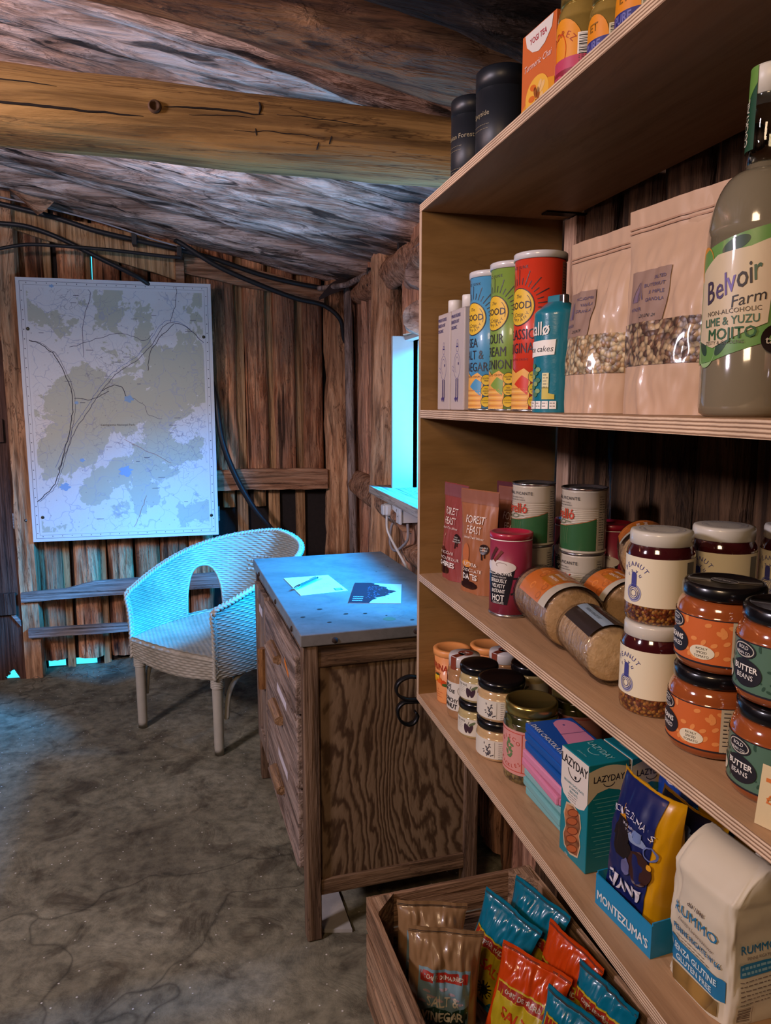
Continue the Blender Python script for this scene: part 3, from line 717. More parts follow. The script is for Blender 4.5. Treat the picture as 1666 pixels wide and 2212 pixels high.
mb = MB(); mb.box((X0+pw, Y0+.014, .17), (X1-pw, Y0+.022, .81), M_veneer); mb.build('end_panel', cup)
mb = MB(); mb.box((X0+pw, Y1-.022, .17), (X1-pw, Y1-.014, .81), M_veneer); mb.build('end_panel', cup)
# drawers
def bar_handle(parent, x, yc, zc, L_, vertical=False, mat=M_handle):
    mb = MB(); pr = [(0, -.013), (-.010, -.016), (-.024, -.008), (-.024, .008), (-.010, .016), (0, .013)]
    if not vertical: mb.prism([(x+a, yc-L_/2, zc+b) for a, b in pr], (0, L_, 0), mat)
    else: mb.prism([(x+a, yc+b, zc-L_/2) for a, b in pr], (0, 0, L_), mat)
    return mb.build('handle', parent)
M_orange = C('d87820', .6); M_papers = C('cfc6cc', .6)
dz = [(.655, .822), (.436, .648), (.198, .429)]; dzt = (.30, .24, .24)
dry0, dry1 = Y0+.047, .150
for k, (a, b) in enumerate(dz):
    mb = MB(); xf = X0-.012 + (.0 if k else -.002)
    mb.bbox((xf, dry0, a), (X0+.012, dry1, b), M_drawer, .004)
    mb.bbox((xf-.004, dry0+.004, b-.012), (xf+.002, dry1-.004, b-.004), M_drawer, .002)
    mb.bbox((xf-.004, dry0+.004, a+.004), (xf+.002, dry1-.004, a+.012), M_drawer, .002)
    mp = flat((xf, 0, 0), (0, -1, 0), (0, 0, 1))
    if k == 0: decal(mb, poly2([(.27, .745), (.34, .720), (.345, .735), (.275, .762)]), mp, M_orange)
    else: decal(mb, rect2(.10, b-.055, .28, b-.028), mp, M_papers)
    mb.box((X0+.012, dry0+.01, a+.01), (X1-.04, dry1-.01, a+.02), M_cup)
    d = mb.build('drawer', cup); bar_handle(d, xf, -.13, (a+b)/2-.008, .155)
# door: frame and panel
xf = X0-.010; a, b, c0, c1 = .188, Y1-.046, .20, .822
mb = MB(); fw = .052
for y0, y1, z0, z1 in ((a, a+fw, c0, c1), (b-fw, b, c0, c1), (a+fw, b-fw, c0, c0+fw), (a+fw, b-fw, c1-fw, c1)): mb.bbox((xf, y0, z0), (X0+.010, y1, z1), M_door, .003)
mb.box((xf+.010, a+fw, c0+fw), (X0+.004, b-fw, c1-fw), M_door)
decal(mb, rect2(-.33, .735, -.24, .765), flat((xf, 0, 0), (0, -1, 0), (0, 0, 1)), M_papers)
d = mb.build('door', cup); bar_handle(d, xf, a+.026, .555, .15, True, wood('handle_dark', (.10, .04, .012), (.22, .095, .03), (.28, .13, .045), 'z', 20, 2, .2, 0, .2, .5))
# metal worktop
t = NT('zinc_worktop'); v = t.coord(); f = t.noise(v, 5, 8, .65, .5); f2 = t.noise(v, 45, 5, .7)
c = t.ramp(f, [(.3, (.12, .115, .11)), (.55, (.20, .195, .19)), (.75, (.25, .245, .24))])
c = t.mix(c, t.ramp(f2, [(.3, (.7, .68, .66)), (.5, (1, 1, 1))]), .6, 'MULTIPLY')
t.l(c, t.b.inputs['Base Color']); t.b.inputs['Metallic'].default_value = .25; t.l(t.ramp(f, [(.3, (.6,)*3), (.7, (.42,)*3)]), t.b.inputs['Roughness']); t.bump(f, .12, .004); M_zinc = t.m
M_rust = C('2a1a12', .8)
mb = MB(); o_ = .008
mb.bbox((X0-o_, Y0-o_, CH-.034), (X1+.002, Y1+.005, CH), M_zinc, .003)
mp = flat((0, 0, CH), (1, 0, 0), (0, 1, 0))
def w2c(x, y):
    p = Matrix.Rotation(-ang, 3, 'Z') @ (Vector((x, y, 0))-Vector((cc.x, cc.y, 0))); return p.x, p.y
for x, y, r_ in ((.265, 2.04, .007), (.324, 2.11, .008), (.390, 2.043, .007), (.445, 2.034, .006), (.330, 1.973, .0065), (.50, 2.00, .003), (.56, 1.94, .006), (.60, 2.55, .004), (.66, 2.62, .004)):
    q = w2c(x, y); decal(mb, disc2(q[0], q[1], r_, r_*.8), mp, M_rust, .0008)
q = w2c(.50, 2.03); decal(mb, ring2(q[0], q[1], .062, .0012, a0=-1.6, a1=1.9), mp, C('6f7376', .6), .0008)
mb.lathe([(.018, CH+.0004), (.0001, CH+.0006)], C('5d6a52', .7), 16, c=w2c(.50, 1.965), cap0=False, cap1=False)
wt = mb.build('worktop', cup)
for i, (x, y, z, ax) in enumerate([(X0+.085, Y0-o_, CH-.022, 'y'), (X0+.315, Y0-o_, CH-.018, 'y'), (X0-o_, Y0+.12, CH-.02, 'x'), (X0-o_, Y0+.42, CH-.02, 'x'), (X0-o_, Y0+.82, CH-.02, 'x')]):
    mb = MB(); R_ = Matrix.Rotation(PI/2, 4, 'X') if ax == 'y' else Matrix.Rotation(-PI/2, 4, 'Y')
    mb.lathe([(.0085, 0), (.0075, .003), (.004, .0045), (.0001, .005)], M_rust, 14, cap1=False, M=Matrix.Translation((x, y, z)) @ R_); mb.build('nail', wt)
M_wl = C('c9cdd6', .6)
# things on the worktop
TZ = -.6012
def flat_card(name, cen, corners, mat, label, cat, th=.0012, art=None, up=0):
    z = TZ+up; mb = MB(); c = [Vector((x, y, z)) for x, y in corners]; mb.prism(c, (0, 0, th), mat)
    if art: art(mb, c, z+th)
    return tag(mb.build(name, world=True), label, cat)
def env_art(mb, c, z):
    ex = (c[1]-c[0]); ey = (c[0]-c[3]); mp = flat((c[3].x, c[3].y, z), ex, ey); a = Art(mb, mp, None, .0003, .0001)
    w, h = ex.length, ey.length; ink = C('27474a'); r = random.Random(2)
    for k, (x, y) in enumerate([(.66, .92), (.7, .84), (.64, .76), (.60, .50), (.64, .42), (.60, .34), (.42, .38), (.36, .32), (.34, .26)]):
        x = x*w; y = y*h; n = r.randint(3, 5)
        for q in range(n):
            a(line2([(x+q*.007, y+r.uniform(-.002, .002)), (x+q*.007+.003, y+r.uniform(.001, .005)), (x+q*.007+.005, y)], .0009), ink)
    a(rect2(w*.76, h*.10, w*.93, h*.22), C('2f6b52')); a(rect2(w*.79, h*.13, w*.90, h*.19), C('86b79b'), 2)
flat_card('letter', None, [(.29, 2.278), (.447, 2.305), (.421, 2.536), (.263, 2.524)][::1], C('dfe0d6', .6), 'white handwritten letter card lying on the metal worktop under a pen', 'letter', art=lambda mb, c, z: env_art(mb, [c[3], c[2], c[1], c[0]], z))
def pc_art(mb, c, z):
    ex = c[1]-c[0]; ey = c[3]-c[0]; w, h = ex.length, ey.length; mp = flat((c[0].x, c[0].y, z), ex, ey); a = Art(mb, mp, None, .0003, .0001)
    dk = C('241f2b', .5); r = random.Random(5)
    top = [(0, 0), (0, h)]
    pts = [(0, 0)]
    for k in range(26):
        q = k/25; pts.append((w*(.62-.5*abs(q-.62)**.8*(1 if q > .62 else 1.3))+r.uniform(-.012, .012) if 0 else w*(.38+.52*max(0, 1-abs(q-.55)*2.3))+r.uniform(-.010, .010), h*q))
    pts.append((0, h)); a(poly2(pts), dk)
    for k in range(60): 
        x = r.uniform(.3, .75)*w; y = r.uniform(.2, .8)*h; a(rect2(x, y, x+.004, y+.003), C('5e6a8c'), 2)
    for k in range(3):
        for q in range(4): a(ring2(w*(.08+.05*q), h*(.10+.09*k), .004, .0012, n=8), C('c8d2dd'), 3)
flat_card('postcard', None, [(.4195, 2.155), (.573, 2.111), (.638, 2.342), (.490, 2.399)], C('c9c4cf', .35), 'postcard with a dark tree silhouette lying on the metal worktop', 'postcard', art=pc_art)
pr = empty('ballpoint_pen', (.328, 2.416, TZ+.0075), 0, 'green and silver pen resting diagonally across the letter', 'pen')
d0 = Vector((.386-.271, 2.493-2.34, 0)).normalized(); Mx = d0.to_track_quat('Z', 'Y').to_matrix().to_4x4()
mb = MB(); mb.lathe([(.0045, -.05), (.0055, -.045), (.0055, .06), (.004, .066)], C('1f4a44', .3, .5), 14, M=Mx); mb.build('barrel', pr)
mb = MB(); mb.lathe([(.0006, -.098), (.0018, -.088), (.0055, -.07), (.0058, -.05)], C('b9b9bb', .2, 0, 1.0), 14, M=Mx); mb.build('tip', pr)
mb = MB(); mb.lathe([(.0035, .066), (.0035, .078), (.001, .08)], C('1a1a1c', .3), 12, M=Mx); mb.box((-.0015, .005, .02), (.0015, .0075, .064), C('8c8c8e', .2, 0, 1.0), Mx); mb.build('clip', pr)

# ================================================================ sockets under the sill
M_pvc = plain('white_plastic', (.72, .70, .68), .3, coat=.3)
so = empty('double_socket', (.85, 3.14, -.515), 0, 'white double wall socket on a surface box under the sill', 'socket'); so['_c'] = (.85, 3.14, -.515)
mb = MB(); mb.bbox((.830, 3.045, -.512), (.905, 3.235, -.430), M_pvc, .004); mb.build('back_box', so, world=True)
mb = MB(); mb.bbox((.818, 3.038, -.517), (.830, 3.242, -.425), M_pvc, .004)
a = Art(mb, flat((.818, 3.14, -.47), (0, -1, 0), (0, 0, 1)), None); dk = C('2b2b2e')
for s_ in (-.05, .05):
    a(rect2(s_-.004, .004, s_+.004, .016), dk); a(rect2(s_-.018, -.018, s_-.010, -.013), dk); a(rect2(s_+.010, -.018, s_+.018, -.013), dk)
for s_ in (-.018, .018): a(rect2(s_-.007, .018, s_+.007, .034), C('dcdad8'), 1); a(rect2(s_-.003, .031, s_+.003, .0325), C('b0322a'), 2)
mb.build('face_plate', so, world=True)
pl = empty('mains_plug', (.80, 3.19, -.50), 0, 'white three-pin plug pushed into the left-hand socket', 'plug'); pl['_c'] = (.80, 3.19, -.50)
mb = MB(); mb.bbox((.786, 3.163, -.497), (.817, 3.217, -.443), M_pvc, .01); mb.bbox((.776, 3.167, -.493), (.790, 3.213, -.447), M_pvc, .007); mb.build('plug_body', pl, world=True)
mb = MB(); mb.tube(smooth([(.80, 3.19, -.497), (.80, 3.18, -.56), (.82, 3.14, -.62), (.85, 3.05, -.70), (.88, 2.96, -.80)]), .006, M_pvc, 8); mb.build('flex', pl, world=True)
mb = MB(); mb.tube(smooth([(.86, 3.06, -.517), (.855, 3.04, -.58), (.84, 3.10, -.63), (.83, 3.18, -.655), (.83, 3.25, -.63), (.845, 3.28, -.56), (.87, 3.27, -.525)]), .0065, M_cablegrey, 8)
tag(mb.build('cable', world=True), 'loop of grey flex hanging below the white socket box', 'cable')

# ================================================================ map
t = NT('map_print'); co = t.n('ShaderNodeTexCoord'); v = co.outputs['Object']; sp = t.n('ShaderNodeSeparateXYZ'); t.l(v, sp.inputs[0])
w1 = t.noise(v, 3.4, 9, .62, .25); w2_ = t.noise(t.coord(loc=(3, 1, 7)), 5.5, 7, .6, .4)
col = t.mix((.80, .79, .80), (.74, .60, .53), t.ramp(t.noise(t.coord(loc=(9, 2, 4)), 2.2, 5, .6), [(.52, (0, 0, 0)), (.68, (.5,)*3)]))
con = t.n('ShaderNodeMath', operation='MULTIPLY'); con.inputs[1].default_value = 60; t.l(w2_, con.inputs[0]); fr = t.n('ShaderNodeMath', operation='FRACT'); t.l(con.outputs[0], fr.inputs[0])
col = t.mix(col, (.66, .55, .50), t.ramp(fr.outputs[0], [(.0, (.30,)*3), (.10, (0, 0, 0)), (.9, (0, 0, 0)), (1, (.30,)*3)]))
rad = t.n('ShaderNodeVectorMath', operation='DISTANCE'); t.l(v, rad.inputs[0]); rad.inputs[1].default_value = (.02, 0, .50)
bias = t.ramp(rad.outputs['Value'], [(.12, (.09,)*3), (.55, (-.0,)*3)])
wa = t.n('ShaderNodeMath', operation='ADD'); t.l(w1, wa.inputs[0]); t.l(bias, wa.inputs[1])
wm = t.ramp(wa.outputs[0], [(.540, (0, 0, 0)), (.547, (1, 1, 1))])
col = t.mix(col, (.56, .56, .46), wm)
v3 = t.n('ShaderNodeTexVoronoi', feature='DISTANCE_TO_EDGE'); wn = t.n('ShaderNodeTexNoise'); wn.inputs['Scale'].default_value = 14; t.l(v, wn.inputs['Vector'])
sv = t.n('ShaderNodeVectorMath', operation='SCALE'); sv.inputs['Scale'].default_value = .10; t.l(wn.outputs['Color'], sv.inputs[0]); av = t.n('ShaderNodeVectorMath', operation='ADD'); t.l(v, av.inputs[0]); t.l(sv.outputs[0], av.inputs[1]); t.l(av.outputs[0], v3.inputs['Vector']); v3.inputs['Scale'].default_value = 11
col = t.mix((.40, .42, .55), col, t.ramp(v3.outputs[0], [(.0, (.35,)*3), (.022, (1, 1, 1))]))
v4 = t.n('ShaderNodeTexVoronoi', feature='DISTANCE_TO_EDGE'); t.l(av.outputs[0], v4.inputs['Vector']); v4.inputs['Scale'].default_value = 27
msk = t.ramp(t.noise(t.coord(loc=(1, 8, 2)), 3.5, 4), [(.50, (0, 0, 0)), (.58, (1, 1, 1))])
col = t.mix(col, t.mix((.25, .23, .30), col, t.ramp(v4.outputs[0], [(.0, (.3,)*3), (.03, (1, 1, 1))])), msk)
vt = t.n('ShaderNodeTexVoronoi'); t.l(v, vt.inputs['Vector']); vt.inputs['Scale'].default_value = 38
col = t.mix((.22, .2, .24), col, t.ramp(vt.outputs['Distance'], [(.08, (.5,)*3), (.12, (1, 1, 1))]))
gx = t.n('ShaderNodeMath', operation='ABSOLUTE'); t.l(sp.outputs[0], gx.inputs[0]); gz = t.n('ShaderNodeMath', operation='SUBTRACT'); t.l(sp.outputs[2], gz.inputs[0]); gz.inputs[1].default_value = 1.375*S/2
gza = t.n('ShaderNodeMath', operation='ABSOLUTE'); t.l(gz.outputs[0], gza.inputs[0])
def gt(a, val):
    m = t.n('ShaderNodeMath', operation='GREATER_THAN'); t.l(a, m.inputs[0]); m.inputs[1].default_value = val; return m.outputs[0]
mx = t.n('ShaderNodeMath', operation='MAXIMUM'); t.l(gt(gx.outputs[0], .365), mx.inputs[0]); t.l(gt(gza.outputs[0], .532), mx.inputs[1])
col = t.mix(col, (.80, .79, .81), mx.outputs[0])
t.l(col, t.b.inputs['Base Color']); t.b.inputs['Roughness'].default_value = .55; M_map = t.m
MX, MY = -.405, 4.243
mb = MB(); hw = .486; mb.bbox((MX-hw, MY, -.735), (MX+hw, MY+.014, .64), C('d9d7dc', .6), .002)
mb.add([(MX-hw+.002, MY-.0004, -.733), (MX+hw-.002, MY-.0004, -.733), (MX+hw-.002, MY-.0004, .638), (MX-hw+.002, MY-.0004, .638)], [(0, 1, 2, 3)], M_map)
a = Art(mb, flat((0, MY, 0), (1, 0, 0), (0, 0, 1)), None, .0009, .0003); ink = C('5b5768'); ink2 = C('34313c')
for m_, w_ in ((.018, .0018), (.036, .0010)):
    x0, x1, z0, z1 = MX-hw+m_, MX+hw-m_, -.735+m_, .64-m_
    for r_ in (rect2(x0, z0, x1, z0+w_), rect2(x0, z1-w_, x1, z1), rect2(x0, z0, x0+w_, z1), rect2(x1-w_, z0, x1, z1)): a(r_, ink)
for k in range(19):
    x = MX-hw+.05+k*.0485
    for z in (.64-.030, -.735+.026): a(rect2(x, z, x+.003, z+.006), ink2)
for k in range(27):
    z = -.69+k*.0485
    for x in (MX-hw+.024, MX+hw-.030): a(rect2(x, z, x+.005, z+.004), ink2)
A_ = [(-.844,.324),(-.784,.302),(-.72,.244),(-.671,.125),(-.649,.029),(-.669,-.117),(-.703,-.239),(-.732,-.337),(-.772,-.435),(-.855,-.52)]
B_ = [(-.744,-.349),(-.679,-.214),(-.64,-.129),(-.577,-.044),(-.514,.054),(-.416,.164),(-.307,.238),(-.232,.324),(-.156,.423),(-.061,.413),(.034,.329)]
for pts, w_, m_ in ((A_, .004, ink2), ([(x+.012, z) for x, z in A_], .002, ink), (B_, .003, ink), ([(x-.012, z+.012) for x, z in B_], .002, C('6f7fae')),
    ([(-.502,.066),(-.442,.098),(-.396,.083),(-.375,.03)], .0035, ink2), ([(-.137,.435),(-.109,.52),(-.096,.617)], .0025, ink2), ([(-.585,.246),(-.575,.412),(-.534,.554),(-.542,.59)], .0025, ink),
    ([(-.65,.292),(-.534,.33),(-.394,.369),(-.279,.335),(-.23,.372)], .0025, ink), ([(-.262,.177),(-.246,.275),(-.195,.349),(-.12,.423)], .003, ink2), ([(-.642,.029),(-.551,.024),(-.467,.066)], .003, ink2),
    ([(-.398,-.193),(-.305,-.244),(-.162,-.323)], .002, C('a8736c')), ([(-.30,-.50),(-.33,-.58),(-.373,-.676)], .002, C('a8736c')), ([(-.36,.03),(-.30,.0),(-.27,-.06),(-.20,-.08)], .002, ink)):
    P = [(p.x, p.z) for p in smooth([(x, 0, z) for x, z in pts], 8)]
    P = [(x+.006*fbm((x*30, z*30, 1), 2), z+.006*fbm((x*30, z*30, 5), 2)) for x, z in P]; a(line2(P, w_), m_, 1)
r = random.Random(3)
for cx_, cz_, r_ in ((-.368,.025,.022),(-.401,-.364,.034),(-.715,-.441,.025),(-.632,.005,.010),(-.62,-.30,.012),(-.72,.60,.01)):
    a(poly2([(cx_+r_*(1+.35*math.sin(3*k+cx_*50))*math.cos(k/16*2*PI), cz_+.8*r_*(1+.3*math.cos(2*k))*math.sin(k/16*2*PI)) for k in range(16)]), C('8fb4de'), 2)
a.text('Cairngorms National Park', -.43, -.112, .016, ink2, 3, space=1.1)
for x, z, s_ in ((-.15, -.245, 'Lochnagar'), (-.08, -.24, 'Ben Avon'), (-.385, -.345, 'Loch'), (-.2, .0, 'Tomintoul')): pass
for k in range(26):
    x = r.uniform(MX-.40, MX+.40); z = r.uniform(-.66, .56); w_ = r.uniform(.018, .04); a(rect2(x, z, x+w_, z+.0025), ink, 3)
mp_ = mb.build('wall_map', world=True); tag(mp_, 'large white topographic map board hung on the timber back wall', 'map')
for x, z in ((-.845,.382),(.035,.359),(-.835,-.602),(.044,-.622)):
    mb = MB(); mb.lathe([(.009, 0), (.008, .003), (.005, .004)], C('4a4a3c', .4, 0, .8), 14, M=Matrix.Translation((x-mp_.location.x/S, MY-mp_.location.y/S, z-FLOOR-mp_.location.z/S)) @ Matrix.Rotation(PI/2, 4, 'X')); mb.build('screw', mp_)

# ================================================================ wicker armchair
CHA = math.radians(-47); ch = empty('wicker_armchair', (.053, 3.466, FLOOR), CHA, 'white wicker tub armchair standing between the map and the cupboard', 'armchair')
t = NT('white_wicker'); v = t.coord(); f = t.noise(v, 9, 5, .6); g = t.n('ShaderNodeNewGeometry')
c = t.ramp(f, [(.3, (.32, .285, .21)), (.6, (.46, .42, .34))])
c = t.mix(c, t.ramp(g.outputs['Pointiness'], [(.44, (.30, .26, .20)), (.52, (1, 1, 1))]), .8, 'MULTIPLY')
t.l(c, t.b.inputs['Base Color']); t.b.inputs['Roughness'].default_value = .55; M_wick = t.m
M_cane = plain('painted_cane', (.44, .41, .34), .45, var=.15, bscale=30)
plan = [(-.268, -.285), (-.292, -.18), (-.305, -.05), (-.300, .08), (-.262, .21), (-.165, .305), (0, .345)]
plan = plan+[(-x, y) for x, y in plan[-2::-1]]
P2 = smooth([(x, y, 0) for x, y in plan], 24)
acc = [0]
for i in range(1, len(P2)): acc.append(acc[-1]+(P2[i]-P2[i-1]).length)
LT = acc[-1]
import bisect
def plan_at(q):
    d = max(0, min(1, q))*LT; i = min(max(1, bisect.bisect_left(acc, d)), len(P2)-1); f_ = (d-acc[i-1])/(acc[i]-acc[i-1]+1e-9)
    p = P2[i-1].lerp(P2[i], f_); tn = (P2[i]-P2[i-1]).normalized(); return p, Vector((tn.y, -tn.x, 0))
def rim(q):
    s_ = abs(q-.5)*2                              # 0 back centre .. 1 arm front
    return .645+.215*(1-s_**1.35)**1.0 if s_ < 1 else .645
def zbot(q): return .335+.02*abs(q-.5)
SEAT = .440
def shell(q, z, off=0):
    p, n = plan_at(q)                              # n points inwards/outwards
    h = max(0, (z-.50)/.35); s_ = abs(q-.5)*2
    lean = .055*h*h*max(0, 1-s_*.9) + .018*h
    out = Vector((p.x, p.y-.02, 0)).normalized()
    return Vector((p.x, p.y, z))+out*(lean+off)
def weave(a_, b_, A=.0042):
    st = math.cos(PI*a_)*(1 if int(math.floor(b_)) % 2 else -1)
    return A*(.45*st*abs(math.sin(PI*(b_ % 1)))+.75*abs(math.sin(PI*(b_ % 1)))**.6)
NU, NV = 340, 230; NST = 70
def inhole(q, z):
    for c0 in (.285, .715):
        dx = (q-c0)/.062; zz = (z-SEAT-.015)/.235
        if abs(dx) < 1 and zz > 0 and zz < math.sqrt(max(0, 1-abs(dx)**2.6)): return True
    return False
def qz(i, j):
    q = i/NU; z0 = zbot(q); z1 = rim(q); return q, z0+(z1-z0)*j/NV
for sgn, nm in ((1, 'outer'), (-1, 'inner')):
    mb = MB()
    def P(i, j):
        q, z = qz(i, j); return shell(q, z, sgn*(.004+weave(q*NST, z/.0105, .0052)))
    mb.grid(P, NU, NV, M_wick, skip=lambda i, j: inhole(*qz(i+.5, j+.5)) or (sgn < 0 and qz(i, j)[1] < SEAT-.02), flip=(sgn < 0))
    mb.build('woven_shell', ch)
# apron, seat
mb = MB()
def Pa(i, j):
    u = i/90; z = (zbot(0)+.0)+(SEAT-zbot(0)+.005)*j/44; x = -.268+.536*u; bow = -.018*math.sin(PI*u)
    return Vector((x, -.287+bow-weave(u*22, z/.0105, .0052), z+.02*math.sin(PI*u)*(1-j/44)*-1))
mb.grid(Pa, 90, 44, M_wick)
def Ps(i, j):
    u = i/150; vv = j/150; y = -.300-.016*math.sin(PI*u)*(1-vv)+.60*vv
    w_ = .27+.03*math.sin(min(1, vv*1.15)*PI) if vv < .75 else .285*math.sqrt(max(0.02, 1-((vv-.75)/.27)**2))
    edge = min(1, vv/.05)
    return Vector(((u*2-1)*w_, y, SEAT-.018*math.sin(PI*u)*math.sin(PI*vv)-.012*(1-edge)**2+weave(u*34, vv*52, .0035)))
mb.grid(Ps, 150, 150, M_wick); mb.build('seat', ch)
# braided borders
def braid(mb, pts, R_, r_, pitch=.05, n=3, mat=M_cane):
    P = smooth(pts, 10); L_ = [0]
    for i in range(1, len(P)): L_.append(L_[-1]+(P[i]-P[i-1]).length)
    for s_ in range(n):
        o = []
        for i, p in enumerate(P):
            tt = (P[min(i+1, len(P)-1)]-P[max(i-1, 0)]).normalized(); a = tt.cross(Vector((0, 0, 1)) if abs(tt.z) < .95 else Vector((1, 0, 0))).normalized(); b = tt.cross(a)
            ph = 2*PI*(L_[i]/pitch)+s_*2*PI/n; o.append(p+a*R_*math.sin(ph)+b*R_*.5*math.sin(2*ph))
        mb.tube(o, r_, mat, 6)
mb = MB(); path = [shell(0, .345), shell(0, .45), shell(0, .55), shell(0, .64, .004)]+[shell(k/26, rim(k/26), .004) for k in range(1, 26)]+[shell(1, .64, .004), shell(1, .55), shell(1, .45), shell(1, .345)]
braid(mb, path, .010, .0075, .055); mb.build('braided_border', ch)
for c0 in (.285, .715):                              # wrapped border of each opening
    mb = MB(); pts = []
    for k in range(33):
        a_ = -1+2*k/32; dx = a_; zz = math.sqrt(max(0, 1-abs(dx)**2.6)); pts.append(shell(c0+.062*dx, SEAT+.015+.235*zz, 0))
    pts = [shell(c0-.062, SEAT+.01, 0)]+pts+[shell(c0+.062, SEAT+.01, 0)]
    mb.tube(pts, .0075, M_cane, 8); mb.build('opening_border', ch)
# flat lattice band of the backrest
mb = MB()
for r_ in range(4):
    for k in range(12):
        q = .43+.012*k+(.006 if r_ % 2 else 0); z = .665+.022*r_
        for off, dq, dz in ((.010, .0045, .004),):
            a0, a1, a2, a3 = (shell(q-dq, z-dz, -off-.002), shell(q+dq, z-dz, -off-.002), shell(q+dq, z+dz, -off-.002), shell(q-dq, z+dz, -off-.002))
            mb.add([a0, a1, a2, a3, a0+(a0-shell(q, z, .02))*0], [(0, 1, 2, 3)], M_cane)
mb.build('lattice_band', ch)
for x, y in ((-.25, -.262), (.25, -.262), (-.19, .235), (.19, .235)):
    mb = MB(); mb.lathe([(.0185, .006), (.020, .0), (.021, .03), (.024, .36), (.024, .415)], M_cane, 18, c=(x, y)); 
    if y < 0:
        for k in range(7): mb.lathe([(.026, .300+k*.0075), (.0295, .3035+k*.0075), (.026, .307+k*.0075)], M_cane, 16, c=(x, y), cap0=False, cap1=False)
    mb.build('leg', ch)
for s_ in (-1, 1):
    mb = MB(); mb.tube(smooth([(s_*.262, -.225, .15), (s_*.262, -.205, .26), (s_*.27, -.15, .325), (s_*.28, -.05, .35), (s_*.27, .08, .35), (s_*.22, .2, .30)]), .011, M_cane, 8); mb.build('bent_brace', ch)
mb = MB(); mb.box((-.26, -.27, .405), (.26, .02, .412), M_cane); mb.build('seat_frame', ch)
# slab of concrete under the cupboard
mb = MB(); mb.prism([(.309, 2.13, -1.50), (.36, 2.14, -1.50), (.372, 1.89, -1.50), (.279, 1.915, -1.50)], (0, 0, .012), plain('pale_concrete', (.34, .32, .29), .85, var=.3, bump=.3, bscale=20))
tag(mb.build('concrete_slab', world=True), 'small pale concrete slab on the floor under the cupboard', 'slab')

# ================================================================ groceries
D2 = math.radians
Z1, Z2, Z3, Z0 = -.015, -.422, -.738, .463
def G(name, x, y, z, rz, label, cat, group=None): return empty(name, (x, y, z+.0004), D2(rz), label, cat, group)
WHITE = C('e8e4dc', .5); INK = C('1c1a22', .5); CREAM = C('d8ccb0', .5); BLACKLID = C('0c0b0e', .25, .5); GOLD = C('b7a45e', .22, 0, .9); SILVER = C('b9b9bd', .22, 0, .95)
def vor(name, cols, scale=90, rough=.5, coat=.6, stretch=(1, 1, 1), bump=.4):
    t = NT(name); v = t.coord(stretch); vo = t.n('ShaderNodeTexVoronoi'); vo.inputs['Scale'].default_value = scale; t.l(v, vo.inputs['Vector'])
    sx = t.n('ShaderNodeSeparateXYZ'); t.l(vo.outputs['Color'], sx.inputs[0]); n = len(cols)
    c = t.ramp(sx.outputs[0], [(k/n, col) for k, col in enumerate(cols)], 'CONSTANT')
    d = t.ramp(vo.outputs['Distance'], [(.3, (1, 1, 1)), (.75, (.35,)*3)]); t.l(t.mix(c, d, 1, 'MULTIPLY'), t.b.inputs['Base Color'])
    t.b.inputs['Roughness'].default_value = rough; t.b.inputs['Coat Weight'].default_value = coat; t.b.inputs['Coat Roughness'].default_value = .08
    iv = t.n('ShaderNodeMath', operation='SUBTRACT'); iv.inputs[0].default_value = 1; t.l(vo.outputs['Distance'], iv.inputs[1]); t.bump(iv.outputs[0], bump, .003)
    return t.m
def film_mat(name, tint=(.97, .96, .97), amt=.07):
    t = NT(name); tr = t.n('ShaderNodeBsdfTransparent'); tr.inputs[0].default_value = (*tint, 1); gl = t.n('ShaderNodeBsdfGlossy'); gl.inputs['Roughness'].default_value = .09
    lw = t.n('ShaderNodeLayerWeight'); lw.inputs['Blend'].default_value = .35; f = t.ramp(lw.outputs['Fresnel'], [(0, (amt,)*3), (1, (.75,)*3)])
    mx = t.n('ShaderNodeMixShader'); t.l(f, mx.inputs[0]); t.l(tr.outputs[0], mx.inputs[1]); t.l(gl.outputs[0], mx.inputs[2]); t.l(mx.outputs[0], t.out.inputs[0])
    n = t.noise(t.coord((1, 1, 1)), 70, 3, .6, 1.2); b = t.n('ShaderNodeBump'); b.inputs['Strength'].default_value = .8; b.inputs['Distance'].default_value = .006; t.l(n, b.inputs['Height'])
    for q in (gl, lw): t.l(b.outputs[0], q.inputs['Normal'])
    return t.m
M_film = film_mat('clear_film')
def lathe_obj(name, prof, mat, parent, seg=40, **k):
    mb = MB(); mb.lathe(prof, mat, seg, **k); return mb.build(name, parent)
def arcprof(r0, z0, r1, z1, n=5, conv=True):
    """quarter-round from (r0,z0) to (r1,z1)"""
    o = []
    for k in range(n+1):
        a = PI/2*k/n; s_, c_ = math.sin(a), 1-math.cos(a)
        o.append((r0+(r1-r0)*(c_ if conv else s_), z0+(z1-z0)*(s_ if conv else c_)))
    return o

